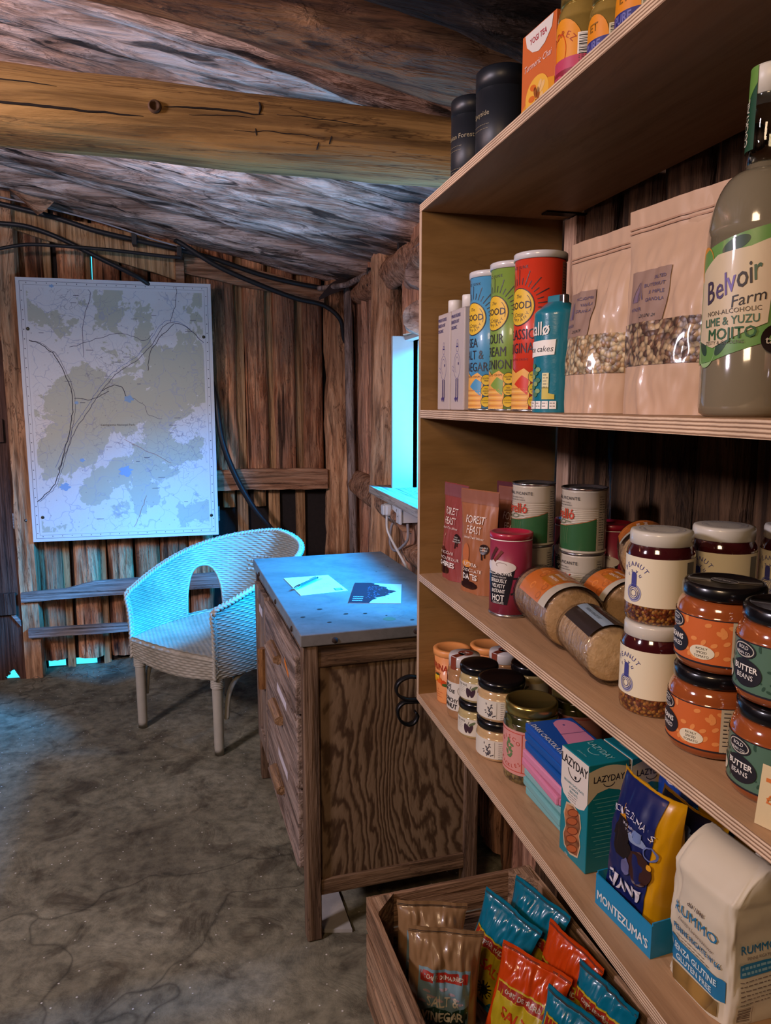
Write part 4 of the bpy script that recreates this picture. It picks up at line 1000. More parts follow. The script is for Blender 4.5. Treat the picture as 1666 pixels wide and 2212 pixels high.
# ---------------------------------------------------------------- bags and pouches
class Bag:
    def __init__(s, w, h, d, style='stand', seed=0, crease=.003, top=.90, flare=0.0, lean=0.0, curl=0.0, pw=2.6):
        s.pw = pw; s.w, s.h, s.d, s.style, s.seed, s.cr, s.top, s.flare, s.lean, s.curl = w, h, d, style, seed, crease, top, flare, lean, curl
    def fill(s, v):
        if s.style == 'stand':
            return max(0.02, (1-(min(1, v/s.top))**2.2))**.75 if v < s.top else .02
        if s.style == 'pillow':
            return max(0.015, math.sin(PI*min(1, max(0, (v-.05)/.90))))**.55 if .05 < v < .95 else .015
        if s.style == 'flat': return max(.02, 1-(v)**3)*.6+.1
        return 1
    def P(s, u, v, side=1, off=0):
        f_ = s.fill(v); uu = max(-1, min(1, u)); prof = max(0, 1-abs(uu)**s.pw)**.55
        hw = s.w/2*(1-.10*f_*(s.style != 'flat'))*(1+s.flare*v)
        dep = s.d/2*f_*prof
        n1 = fbm((uu*1.7+s.seed, v*2.3*s.h/.25, s.seed*3.1+side), 3); n2 = fbm((uu*4+v*5+s.seed*2, v*3-uu*5, side*2+s.seed), 2)
        dep += s.cr*(n1*1.6+n2*.8)*(prof*.8+.2)*(.35+.65*min(1, f_*2))
        y = -side*(dep+off)+s.lean*v*v+s.curl*uu*uu*v+s.cr*1.2*math.sin(uu*5+s.seed)*max(0, v-.7)
        return Vector((uu*hw, y, s.h*v-.004*f_*(1-v)*0))
    def mapf(s, u, v, off, side=1):
        uu = u/(s.w/2); vv = v/s.h; e = .01
        p = s.P(uu, vv, side); a = s.P(min(1, uu+e), vv, side)-s.P(max(-1, uu-e), vv, side); b = s.P(uu, min(1, vv+e), side)-s.P(uu, max(0, vv-e), side)
        n = a.cross(b); n = n.normalized()*(1 if side > 0 else 1) if n.length else Vector((0, -1, 0))
        if (n.y > 0) == (side > 0): n = -n
        return p+n*(off+.0006)
    def body(s, parent, mf, mback=None, nu=44, nv=56, name='body'):
        mb = MB(); mback = mback or mf
        mb.grid(lambda i, j: s.P(-1+2*i/nu, j/nv, 1), nu, nv, mf)
        mb.grid(lambda i, j: s.P(-1+2*i/nu, j/nv, -1), nu, nv, mback, flip=True)
        n = nu+1                                       # bottom and top closing strips
        mb.add([s.P(-1+2*i/nu, 0, 1) for i in range(n)]+[s.P(-1+2*i/nu, 0, -1) for i in range(n)], [(i, i+1, n+i+1, n+i) for i in range(nu)], mf)
        mb.add([s.P(-1+2*i/nu, 1, 1) for i in range(n)]+[s.P(-1+2*i/nu, 1, -1) for i in range(n)], [(i, i+1, n+i+1, n+i) for i in range(nu)], mf)
        return mb.build(name, parent)
    def art(s, mb, L=.008, off=.0006, clip=None): return Art(mb, s.mapf, L, off, .0003, clip)

# ================================================================ shelf 1 (upper)
# drink cartons
M_carton = C('b9ada8', .4)
def carton(x, y, rz, label):
    t = G('drink_carton', x, y, Z1, rz, label, 'carton', 'drink cartons'); w, d, h = .088, .080, .222
    mb = MB(); mb.bbox((-w/2, -d/2, 0), (w/2, d/2, h), M_carton, .003)
    mb.prism([(-w/2, -d/2+.002, h-.002), (w/2, -d/2+.002, h-.002), (w/2, d/2-.002, h-.002), (-w/2, d/2-.002, h-.002)], (0, 0, .001), M_carton)
    mb.prism([(-w/2+.001, -d/2, h-.002), (-w/2+.001, d/2, h+.022), (-w/2+.001, d/2, h-.002)], (w-.002, 0, 0), M_carton)
    mb.build('body', t)
    mb = MB(); a = Art(mb, flat((0, -d/2, 0), (1, 0, 0), (0, 0, 1)), None); pu = C('3c3272', .5); pl = C('6f6a9c', .5)
    for k, s_ in enumerate(('MINOR FIGURES', 'BARISTA OAT', 'ORGANIC')): a.text(s_, -.040, h-.014-k*.0125, .0115, pu, 1, .02, 'LEFT', sx=.78)
    # line drawing of a round-bodied figure in striped socks
    a(ring2(0, .098, .021, .0009, .028), pl); a(ring2(0, .100, .013, .0008, .018, a0=.5, a1=4.5), pl, 1)
    a(ring2(.002, .138, .008, .0009, .010), pl, 1); a(ring2(.002, .150, .005, .0008, .006), pl, 1); a(rect2(-.004, .139, .006, .142), pu, 2); a(disc2(.010, .103, .0022, .0035), pu, 2)
    a(line2([(-.020, .095), (-.034, .100), (-.030, .090), (-.018, .086)], .0009), pl, 1)
    for s_ in (-.007, .005):
        a(rect2(s_, .030, s_+.0016, .070), pu, 1); a(rect2(s_+.0035, .030, s_+.0055, .070), pu, 1); a(poly2([(s_, .030), (s_+.0055, .030), (s_+.001, .018), (s_-.007, .026)]), pu, 1)
    mb.build('print', t)
    lathe_obj('cap', [(.017, h+.004), (.017, h+.028), (.016, h+.030)], C('d9d4cc', .4), t, 24, c=(0, -.012))
    return t
carton(.600, 1.687, -90, 'white drink carton at the very end of the upper shelf')
carton(.600, 1.592, -90, 'white drink carton beside the blue crisp tube')
# crisp tubes
YEL = C('e0b42c', .5); YEL2 = C('d2b020', .5)
M_crisp = vor('crisp_picture', [(.75, .42, .16), (.85, .55, .25), (.66, .34, .12)], 26, .5, 0, (1, 1, 4), .1)
def crisp_tube(x, y, rz, hexc, texts, label):
    t = G('crisp_tube', x, y, Z1, rz, label, 'crisp tube', 'tubes of crisps'); r, h = .046, .270
    base = C(hexc, .38, .25); dk = C('2a2430', .5)
    lathe_obj('tube', [(r, .004), (r, h)], base, t, 48)
    lathe_obj('metal_base', [(r+.001, 0), (r+.002, .002), (r+.001, .005)], SILVER, t, 40)
    lathe_obj('lid', [(r, h), (r+.0025, h), (r+.0025, h+.011), (r+.001, h+.0125), (r-.006, h+.0125), (r-.007, h+.010)], plain('clear_plastic_lid', (.62, .60, .60), .25, coat=.4) if 'clear_plastic_lid' not in bpy.data.materials else bpy.data.materials['clear_plastic_lid'], t, 40)
    mb = MB(); a = Art(mb, cyl(r), .006)
    a.text('NO JUNK', 0, .256, .0085, dk, 1, .01, space=1.3)
    for k in range(19):                                 # sun rays
        an = PI*(-.02+k/18*1.04); l0, l1 = .039, .039+(.026 if k % 2 else .012)
        a(line2([(l0*math.cos(an), .187+l0*math.sin(an)), (l1*math.cos(an), .187+l1*math.sin(an))], .0016), dk)
    a(disc2(0, .187, .0335), dk, 1); a(disc2(0, .187, .0318), YEL, 2); a(ring2(0, .187, .0275, .0010, a0=-.3, a1=.8), dk, 3); a(ring2(0, .187, .0275, .0010, a0=PI-.8, a1=PI+.3), dk, 3)
    a.text('The', 0, .206, .010, dk, 3, 0, shear=.3); a.text('GOOD', 0, .190, .0195, dk, 3, .035); a.text('Crisp', 0, .174, .012, dk, 3, 0, shear=.3); a.arc('COMPANY', 0, .187, .0235, .0085, dk, -PI/2, 3, .02, True, .95)
    n = len(texts)
    for k, s_ in enumerate(texts): a.text(s_, 0, .139-k*.0245, .0285, dk, 2, .012, sx=.72)
    yb_ = .139-n*.0245+.004; a.text('POTATO CRISPS', 0, yb_, .006, C('5e1a14', .5), 3, .01, space=1.2)
    a([(x_-.004, y_) for x_, y_ in disc2(0, .030, .033, .042)[0]] and poly2([(-.058, .004), (.026, .004), (.028, .04), (.030, .068), (.016, .078), (-.004, .070), (-.022, .080), (-.045, .072), (-.058, .05)]), C('e0a44a', .5), 1)
    a(poly2([(-.008, .050), (.012, .066), (.026, .058), (.024, .030), (.010, .040)]), base, 2)
    for k in range(8): a(poly2([(-.045, .004+k*.0052), (.022, .004+k*.0052), (.026, .0065+k*.0052), (-.048, .0075+k*.0052)]), C('c98643' if k % 2 else 'eab765', .5), 2)
    for k, z in enumerate((.063, .041, .0185)):
        a(disc2(.036, z, .0112), dk, 4); a(disc2(.036, z, .0102), YEL2, 5)
        for q, s_ in enumerate((('GLUTEN', 'FREE'), ('NO', 'ADDED', 'MSG'), ('NO ARTIFICIAL', 'FLAVOURS'))[k]): a.text(s_, .036, z+.003*(1+(k == 1)*.4)-q*.0048, .0046 if k < 2 else .0028, dk, 6, .02)
    a(rect2(.086, .19, .112, .265), C('9a5a4a' if hexc[0] == 'c' else '5d7f92', .5), 1); a.lines(.088, .260, .110, 14, .005, dk, .001, 4, 2)
    mb.build('label', t); return t
crisp_tube(.600, 1.490, -78, '4f94bd', ('SEA', 'SALT &', 'VINEGAR'), 'blue sea salt and vinegar crisp tube')
crisp_tube(.605, 1.388, -78, '7c9a42', ('SOUR', 'CREAM', '& ONION'), 'green sour cream and onion crisp tube')
crisp_tube(.612, 1.290, -77, 'cc3a22', ('CLASSIC', 'ORIGINAL'), 'red classic original crisp tube, tallest looking of the three tubes')
# rice cakes
t = G('rice_cake_pack', .600, 1.190, Z1, -70, 'teal wrapped pack of rice cakes standing before the red crisp tube', 'rice cakes'); teal = plain('teal_wrapper', (.010, .17, .24), .3, coat=.5, bump=.25, bscale=25)
mb = MB()
def Pr(i, j):
    a_ = 2*PI*i/48; z = .185*j/40; k = (1+.02*fbm((math.cos(a_)*2, math.sin(a_)*2, z*25), 3)); r_ = .040*k
    if j > 36: r_ *= 1-.55*((j-36)/4)**1.2
    return Vector((r_*math.sin(a_), -r_*math.cos(a_), z))
mb.grid(Pr, 48, 40, teal); mb.add([Pr(i, 0) for i in range(48)], [tuple(range(48))], teal); mb.add([Pr(i, 40) for i in range(48)], [tuple(range(48))], teal); mb.build('wrapper', t)
mb = MB()
for k in range(5): mb.bbox((-.026+.004*k, -.006+.003*math.sin(k*2), .180), (.022-.003*k, .004+.003*math.sin(k*2), .197), teal if k else SILVER, .002, Matrix.Rotation(.12*k-.2, 4, 'Z'))
mb.build('crimped_end', t)
mb = MB(); a = Art(mb, cyl(.0403), .005, .0009)
a.text('kallø', -.006, .140, .034, WHITE, 1, .03, sx=.8); a(poly2([(-.034, .118), (.028, .121), (.026, .096), (-.034, .092)]), WHITE, 1); a.text('rice cakes', -.004, .106, .0155, INK, 2, .0, shear=.2)
for k in range(9): a(disc2(-.010+.007*math.sin(k*2.1), .03+k*.006, .006, .004), C('87a06a' if k % 2 else '4e7a5a', .5), 1)
a(rect2(.006, .040, .018, .066), C('d8cf9a', .5), 1); a(poly2([(.006, .022), (.028, .022), (.028, .030), (.018, .032), (.018, .042), (.006, .042)]), C('c3b24a', .5), 1); a.lines(.008, .062, .017, 5, .005, INK, .001, 2, 2)
for k in range(5): a(rect2(-.034+k*.0135, .006, -.0225+k*.0135, .019), WHITE, 1); a.lines(-.033+k*.0135, .015, -.024+k*.0135, 2, .005, INK, .001, k, 2)
mb.build('label', t)
# kraft granola bags
M_kraft = plain('kraft_paper', (.50, .335, .225), .45, coat=.12, var=.06, bscale=14)
M_gran = vor('oat_clusters', [(.55, .40, .22), (.42, .27, .13), (.62, .50, .30), (.30, .17, .08)], 170, .4, .5); M_gran2 = vor('dark_granola', [(.40, .26, .14), (.18, .09, .05), (.50, .36, .20), (.10, .05, .03)], 170, .4, .5)
def kraft(x, y, rz, w, h, seed, gran, label, lt, lz, wz):
    t = G('granola_bag', x, y, Z1, rz, label, 'bag', 'kraft bags of granola'); b = Bag(w, h, .085, 'stand', seed, .0045, .86, .12); b.body(t, M_kraft, nu=56, nv=70)
    mb = MB(); a = b.art(mb, .006, .0010); k_ = w/2*.86
    a(rect2(-k_*1.05, wz, k_*1.08, wz+.058), gran, 0); mb.build('window', t)
    mb = MB(); a = b.art(mb, .008, .0012); st = C('8d7264', .6); pu = C('51476a', .6)
    a(rect2(lt, lz, lt+.075, lz+.070), st, 0)
    a(poly2([(lt+.010, lz+.028), (lt+.022, lz+.055), (lt+.023, lz+.028)]), C('766173', .6), 2); a(line2([(lt+.008, lz+.028), (lt+.020, lz+.054), (lt+.021, lz+.029), (lt+.026, lz+.029), (lt+.024, lz+.056), (lt+.032, lz+.030)], .0011), pu, 3)
    a.text('WINDER', lt+.019, lz+.018, .0075, pu, 3, .03)
    for k, s_ in enumerate(lab2[label]): a.text(s_, lt+.069, lz+.058-k*.0098, .0072, pu, 3, .01, 'RIGHT')
    a.text('20 JUN 24', lt+.045, lz+.008, .007, INK, 3, 0, shear=.3); mb.build('sticker', t)
    mb = MB(); a = b.art(mb, .01, .0014)
    for q in (.885, .905): a(rect2(-w/2*.98, h*q, w/2*.98, h*q+.0022), C('a8836a', .5), 0)
    mb.build('zip_seal', t); return t
la = 'smaller brown kraft bag of pale oat granola beside the teal rice cake pack'; lb_ = 'larger brown kraft bag of dark granola beside the glass bottle'
lab2 = {la: ('MACADAMIA', 'VANILLA', 'GRANOLA'), lb_: ('SALTED', 'BUTTERNUT', '& MAPLE', 'GRANOLA')}
kraft(.615, 1.065, -84, .168, .272, 2, M_gran, la, -.066, .118, .060)
kraft(.624, .889, -82, .190, .285, 5, M_gran2, lb_, -.070, .124, .066)
# bottles
t = G('cordial_bottle', .614, .736, Z1, -54, 'tall clear bottle with a green botanical lime and yuzu mojito label', 'bottle', 'glass bottles')
M_liq = plain('cloudy_drink', (.175, .150, .10), .12, coat=1.0, var=.08, bscale=8); M_glass = plain('neck_glass', (.80, .86, .80), .02, trans=1.0)
r = .0545
lathe_obj('filled_body', [(r*.86, 0), (r*.97, .004), (r, .012), (r, .195)]+arcprof(r, .195, .021, .268, 10)+[(.019, .275)], M_liq, t, 64)
lathe_obj('neck', [(.0195, .272), (.0175, .30), (.0165, .338), (.019, .342), (.019, .350)], M_glass, t, 32)
lathe_obj('cap', [(.0195, .345), (.0195, .372), (.018, .375)], C('cfccc0', .4), t, 32)
mb = MB(); a = Art(mb, cyl(r), .007, .0008); gA = C('5e8a45', .4, .2); gB = C('1e3b26', .45, .2); gC = C('8fb07a', .4, .2); cr = C('c2b294', .45, .15)
a(poly2([(-.075, .058), (-.03, .062), (.02, .078), (.10, .086), (.15, .09), (.15, .205), (.10, .212), (.04, .205), (.0, .196), (-.075, .178)]), gA, 0)
for cx_, cy_, rx, ry, ro in ((-.01, .184, .016, .007, .4), (.055, .190, .020, .010, .2), (.065, .165, .018, .008, 1.3), (.055, .135, .026, .010, .5), (-.05, .080, .014, .006, 2.2), (-.02, .078, .012, .005, 1.0), (.09, .108, .016, .007, .2), (.10, .185, .022, .010, 2.4)):
    a(tr2(disc2(0, 0, rx, ry), cx_, cy_, ro), gB, 1)
a(disc2(-.052, .168, .016, .020), C('c8862c', .4), 2); a(disc2(.066, .120, .021, .026), C('d8981c', .4), 2); a(tr2(disc2(0, 0, .022, .009), .058, .140, .6), gB, 3); a(disc2(-.043, .075, .016, .020), gC, 1)
a(poly2([(-.056, .085), (-.030, .076), (-.012, .084), (.026, .100), (.032, .190), (.006, .180), (-.030, .176), (-.056, .160)]), cr, 4)
for k, (ch, m_) in enumerate(zip('Belvoir', ('3a2f45', '4b3d66', '5b4a86', '6a5aa0', '2a2428', '242024', '3d5a46'))): a.text(ch, -.038+(0, .0125, .0205, .0270, .0365, .0450, .0510)[k], .137+k*.0034, .037, C(m_, .5), 6, .016, shear=.3, rot=.28, sx=.68)
a.text('Farm', .006, .127, .019, INK, 6, .01, shear=.25, rot=.2); a.text('NON-ALCOHOLIC', -.010, .1145, .0078, C('4a4238', .5), 6, .02, rot=.05)
a.text('LIME & YUZU', -.012, .1045, .0135, C('38604a', .5), 6, .03, rot=.04, sx=.85); a.text('MOJITO', -.010, .091, .0185, C('1f5230', .5), 6, .045, rot=.03, sx=.9); a.text('ZESTY & COOLING', -.018, .0815, .0058, C('5c5648', .5), 6, .01)
a(disc2(.036, .083, .0155), C('17130f', .4), 7); a.text('great', .036, .0905, .0058, C('9a927e', .5), 8); a.text('taste', .036, .082, .0125, C('b5ad98', .5), 8, .02); a.text('★', .036, .073, .005, GOLD, 8)
mb.build('label', t)
mb = MB(); a = Art(mb, lambda u, v, off: Vector((((r_ := max(.0185, .0205-.02*(v-.27)))+.0012+off)*math.sin(u/r_), -(r_+.0012+off)*math.cos(u/r_), v)), .005, .0004)
a(rect2(-.034, .288, -.008, .372), C('15422c', .45), 0); a(poly2([(-.034, .352), (-.020, .340), (-.008, .356), (-.008, .374), (-.034, .374)]), C('5f8a3a', .45), 1); a.text('COCKTAIL', -.021, .318, .0135, C('c9c4ae', .5), 2, .04, rot=PI/2, sx=.8)
mb.build('neck_strip', t)
t = G('cordial_bottle', .628, .600, Z1, -58, 'dark red bottle cut off by the right edge of the picture', 'bottle', 'glass bottles')
lathe_obj('filled_body', [(r*.86, 0), (r*.97, .004), (r, .012), (r, .195)]+arcprof(r, .195, .021, .268, 10)+[(.0175, .30), (.0165, .34)], plain('berry_drink', (.06, .015, .03), .12, coat=1.0), t, 48)
lathe_obj('cap', [(.0195, .335), (.0195, .367), (.018, .37)], C('4a6a3a', .4), t, 24)
mb = MB(); a = Art(mb, cyl(r), .009, .0008); a(rect2(-.10, .06, .10, .20), C('a83a3e', .45), 0); a(rect2(-.06, .09, .05, .18), cr, 1); mb.build('label', t)

# ================================================================ shelf 2 (middle)
def pouch(x, y, rz, hexa, hexb, sub, prod, badge, label, seed, z=Z2, dep=.045):
    t = G('snack_pouch', x, y, z, rz, label, 'pouch', 'dipped fruit and nut pouches'); b = Bag(.115, .232, dep, 'stand', seed, .0022, .88, .02); A_ = C(hexa, .42, .2); b.body(t, A_)
    mb = MB(); a = Art(mb, b.mapf, .007, .0008, .0004); cr_ = C('e6d8cc', .5); dk = C('2a1512', .4); 
    a(rect2(-.057, .200, .057, .230), C(hexb, .4, .2), 0)
    a.text('FOREST', 0, .166, .0265, cr_, 3, 0, sx=.74); a.text('FEAST', 0, .143, .0265, cr_, 3, 0, sx=.74); a.text('Special Treat Editions', 0, .126, .008, cr_, 3, 0, shear=.4)
    a(disc2(.034, .104, .0115), dk, 2); a(line2([(.030, .094), (.030, .080)], .003), dk, 2); a(line2([(.037, .094), (.037, .085)], .003), dk, 2)
    for k, s_ in enumerate(badge): a.text(s_, .034, .1075-.0055*k, .0052, WHITE, 4, .02)
    if 'red' in label: a(disc2(-.026, .062, .019, .017), C('4a1216', .3, .5), 1); a(line2([(-.026, .076), (-.018, .095), (-.012, .112)], .0014), C('c9a08a', .4), 2); a(disc2(-.022, .022, .032, .010), C('2c0e10', .3, .5), 1); a(disc2(-.026, .044, .014, .018), C('2e0d10', .3, .5), 2)
    else: a(disc2(-.022, .086, .013, .026), C('b5673a', .4), 1); a(disc2(-.018, .066, .018, .008), C('d28a3a', .4), 2); a(disc2(-.020, .040, .012, .026), C('2c1410', .3, .5), 1); a(disc2(-.008, .018, .030, .009), C('2a1310', .3, .5), 1)
    for k, s_ in enumerate(sub): a.text(s_, -.005+.004*k, .066-.0135*k, .0115, cr_, 4, .01)
    a.text(prod, -.004, .038, .0185, WHITE, 4, .06); mb.build('print', t); return t
CH = (('FULLY', 'DIPPED IN', 'CHOCOLATE')); DD = ('DOUBLE', 'DIPPED')
pouch(.592, 1.672, -80, '8c3f3c', '7c4a50', ('IN COCOA &', 'CHOCOLATE SOUR'), 'CHERRIES', CH, 'front dark red cherry pouch at the far end of the middle shelf', 1)
pouch(.598, 1.535, -66, '9a5f3c', '8c5a48', ('BUTTER &', 'CHOCOLATE'), 'DATES', DD, 'front brown date pouch beside the hot chocolate tube', 2)
pouch(.735, 1.665, -72, '5c2228', '532730', ('IN COCOA &', 'CHOCOLATE SOUR'), 'CHERRIES', CH, 'rear dark red cherry pouch standing behind the front ones', 3)
pouch(.700, 1.560, -66, '83503a', '7a4c40', ('BUTTER &', 'CHOCOLATE'), 'DATES', DD, 'rear brown date pouch half hidden behind the tins', 4)
# hot chocolate tubes
def hotchoc(x, y, rz, label, h=.168):
    t = G('hot_chocolate_tub', x, y, Z2, rz, label, 'tub', 'hot chocolate tubs'); r = .042; red = C('8e2a44', .4, .2)
    lathe_obj('tub', [(r, .006), (r, h-.014)], red, t, 44); lathe_obj('metal_base', [(r+.001, 0), (r+.0015, .003), (r+.0005, .006)], SILVER, t, 36)
    lathe_obj('lid', [(r+.0005, h-.014), (r+.001, h-.011), (r-.001, h-.010)], WHITE, t, 36, cap0=False, cap1=False)
    lathe_obj('lid_top', [(r+.001, h-.012), (r+.0015, h-.001), (r, h), (r-.005, h), (r-.006, h-.004)], C('a3203a', .35, .3), t, 36)
    mb = MB(); a = Art(mb, cyl(r), .006); 
    a(poly2([(-.034, .098), (.034, .098), (.020, .026), (-.020, .026)]), C('17141a', .4), 0); a(line2([(.030, .080), (.050, .080), (.052, .055), (.026, .048)], .004), C('17141a', .4), 0)
    a(disc2(0, .102, .036, .013), C('d5ccc4', .4), 1); a(ring2(.006, .106, .012, .0012, .005, a0=0, a1=4), C('8f7c74', .5), 2); a(line2([(-.022, .112), (-.004, .140)], .007), C('4c1f1a', .5), 2); a(line2([(-.010, .112), (.008, .134)], .006), C('6a2f22', .5), 3)
    for k, (s_, z_, q) in enumerate((('COCOA HOPPER', .089, .011), ('SHAMELESSLY DELICIOUS', .0815, .0045), ('SERIOUSLY', .074, .0115), ('VELVETY', .0635, .0115), ('INSTANT', .053, .0115), ('HOT', .039, .020), ('CHOCOLATE', .029, .0065))):
        a.text(s_, 0, z_, q, WHITE, 3, .03, sx=.72)
    mb.build('label', t); return t
hotchoc(.600, 1.363, -58, 'burgundy hot chocolate tub at the front between pouch and tins')
hotchoc(.805, 1.485, -58, 'burgundy hot chocolate tub seen in the gap between the two tin stacks')
hotchoc(.825, 1.360, -58, 'burgundy hot chocolate tub behind the right-hand tin stack', .178)
# olive tins
M_tinlab = C('b4ac9c', .35, .25); M_tingr = C('2c5a34', .35, .25); M_olred = C('b8402a', .4)
def tin(x, y, z, rz, label, ov=0):
    t = empty('olive_tin', (x, y, z+.0004), D2(rz), label, 'tin', 'stacked olive tins'); r, h = .0447, .129
    prof = [(r-.001, 0), (r+.001, .001), (r+.001, .003), (r-.0005, .005)]
    z_ = .005
    while z_ < h-.006:
        rib = .0007*math.sin(z_*1700) if .045 < z_ < .088 else 0; prof.append((r-.0008+rib, z_)); z_ += .0006 if .045 < z_ < .088 else .004
    prof += [(r-.0005, h-.005)]
    lathe_obj('can', prof, M_tinlab, t, 48)
    lathe_obj('rim', [(r-.0005, h-.005), (r+.0012, h-.003), (r+.0012, h-.0005), (r-.0005, h), (r-.003, h-.001), (r-.0035, h-.006), (r-.012, h-.0065), (r-.014, h-.005), (.0001, h-.005)], SILVER, t, 48, cap1=False, cap0=False)
    mb = MB(); mb.bbox((-.010, -.026, h-.0048), (.010, -.008, h-.0034), SILVER, .001); mb.build('ring_pull', t)
    mb = MB(); a = Art(mb, cyl(r), .005, .0006)
    a(poly2([(-.085, .045), (-.04, .052), (.0, .054), (.045, .064), (.064, .070), (.064, .006), (-.085, .006)]), M_tingr, 0); a(line2([(-.085, .045), (-.04, .052), (.0, .054), (.045, .064), (.064, .070)], .0012), C('a8623a', .5), 1)
    a.text('GORDAL PICANTE', -.010, .109, .0092, INK, 2, .02, space=1.15); a.text('OLIVES WITH CHILLI', -.008, .100, .0045, INK, 2); a.text('ACEITUNAS SIN HUESO', -.008, .095, .0045, INK, 2)
    a.text('Perelló', -.014, .078, .031, M_olred, 2, .04, sx=.85)
    a(ring2(-.012, .064, .014, .0014, .007, a0=PI, a1=2*PI), C('5b6a4a', .5), 3); a(line2([(-.030, .056), (-.01, .066), (.012, .062)], .0014), C('5b6a4a', .5), 3)
    for k in range(7): a(line2([(-.03+k*.006, .050), (-.026+k*.005, .030), (-.03+k*.006, .018)], .0007), C('6a7a52', .5), 2)
    a(rect2(.067, .008, .085, .118), C('a79f92', .5), 1); a.lines(.069, .112, .084, 20, .005, INK, .001, 6, 3); mb.build('label', t); return t
t0 = tin(.680, 1.437, Z2, -68, 'lower olive tin of the left-hand stack behind the hot chocolate'); H_ = .1295
dup(t0, (.680, 1.435, Z2+H_), D2(-66), 'upper olive tin of the left-hand stack, green and cream')
dup(t0, (.742, 1.332, Z2+.0004), D2(-78), 'lower olive tin of the right-hand stack, behind the plastic film')
dup(t0, (.742, 1.332, Z2+H_), D2(-78), 'upper olive tin of the right-hand stack, green and cream')
# cracker rolls in film
M_crack = plain('oat_cracker', (.40, .25, .12), .8, var=.35, bump=.6, bscale=70); M_crack2 = plain('pale_cracker', (.50, .34, .18), .8, var=.3, bump=.5, bscale=70)
def roll(name, x, y, z, rz, R_, L_, n, mc, label, art, tails=(1, 1), seed=1, tilt=0, arcw=1.3):
    """axis along local x, lying on its side; base of the roll at z"""
    t = empty(name, (x, y, z+.004), D2(rz), label, 'crackers', 'film packs of oat crackers'); t.rotation_euler = (0, D2(tilt), D2(rz)); r_ = random.Random(seed)
    RX = Matrix.Rotation(PI/2, 4, 'Y')
    for k in range(n):
        mb = MB(); xx = -L_/2+L_*k/n; th = L_/n*.80; q = R_*r_.uniform(.93, .97)
        mb.lathe([(q*.2, 0), (q*.93, 0), (q, th*.3), (q, th*.7), (q*.94, th), (q*.2, th)], mc, 32, M=Matrix.Translation((xx, r_.uniform(-.002, .002), R_+r_.uniform(-.001, .0015))) @ RX); mb.build('cracker', t)
    mb = MB(); nu, nv = 56, 64
    def Pf(i, j):
        a_ = 2*PI*i/nv_; q = j/nu; xx = -L_/2-.055*tails[0]+(L_+.055*(tails[0]+tails[1]))*q
        e = max(0, (-L_/2-xx)/.055, (xx-L_/2)/.055)
        rr = (R_+.0015)*(1-.55*e**1.3)*(1+(.015+.20*e)*fbm((a_*1.6*(1 if a_ < PI else 1), math.cos(a_)*3, xx*30+seed), 3))
        return Vector((xx, rr*math.cos(a_), R_+rr*math.sin(a_)*(1-.2*e)-(.35*R_*e)))
    nv_ = nv
    mb.grid(Pf, nv, nu, M_film); mb.build('film', t)
    mb = MB(); a = Art(mb, lambda u, v, off: Vector((u, -(R_+.003+off)*math.sin(v/R_), R_+(R_+.003+off)*math.cos(v/R_))), .006, .0004); art(a, R_, L_); mb.build('label', t); return t
def art_or(a, R_, L_):
    a(rect2(-L_*.48, -R_*1.2, L_*.30, R_*1.05), C('b9b09c', .4, .3), 0)
    a(poly2([(-L_*.30, -R_*1.2), (-L_*.36, R_*.2), (-L_*.28, R_*.6), (-L_*.1, R_*.8), (L_*.0, R_*.9), (L_*.30, R_*1.05), (L_*.30, -R_*1.2)]), C('c46a24', .4, .3), 1)
    for k in range(12): a(disc2(-L_*.22+.5*L_*((k*37) % 10)/10, -R_+1.9*R_*((k*53) % 12)/12, .009, .007), C('d98138' if k % 2 else 'a95a20', .4, .3), 2)
    a(rect2(-L_*.30, -.028, L_*.02, .014), C('b06a10', .4, .3), 3); a.text('GLUTEN FREE', -L_*.14, -.002, .0085, WHITE, 4, .03); a.text('OATCAKES', -L_*.14, -.014, .0085, WHITE, 4, .03)
def art_dk(a, R_, L_):
    a(rect2(-L_*.48, -R_*.9, L_*.40, R_*.95), C('2a211e', .35, .3), 0); a(rect2(-L_*.48, -R_*.35, L_*.40, R_*.02), C('8ea3b4', .35, .3), 1); a.text('THE ISLAND BAKERY', 0, -R_*.17, .0075, C('2c3a4a', .5), 2, .02)
    a(poly2([(-L_*.4, R_*.25), (-L_*.05, R_*.2), (-L_*.05, R_*.8), (-L_*.4, R_*.8)]), C('6c655e', .4), 1); a(ring2(L_*.14, R_*.55, .022, .004, .014), C('8a827a', .4), 1); a(disc2(L_*.30, R_*.5, .010, .014), C('5a534c', .4), 1)
roll('cracker_pack', .620, 1.200, Z2, 82, .054, .185, 17, M_crack, 'large film pack of round oatcakes with orange label, nearest the shelf edge', art_or, (.12, .70), 3)
roll('cracker_pack', .735, 1.185, Z2, 84, .054, .120, 12, M_crack, 'film pack of oatcakes lying behind the nearest one, crinkled shiny end', art_or, (.12, .6), 7)
roll('cracker_pack', .765, 1.150, Z2+.112, 60, .046, .12, 15, M_crack, 'pack of oatcakes lying on top of the others beside the jar lids', art_or, (.2, .4), 9)
roll('cracker_pack', .600, 1.020, Z2, 80, .044, .135, 16, M_crack2, 'small film pack of thin crackers with a black photo label at the shelf edge', art_dk, (.15, .3), 11)
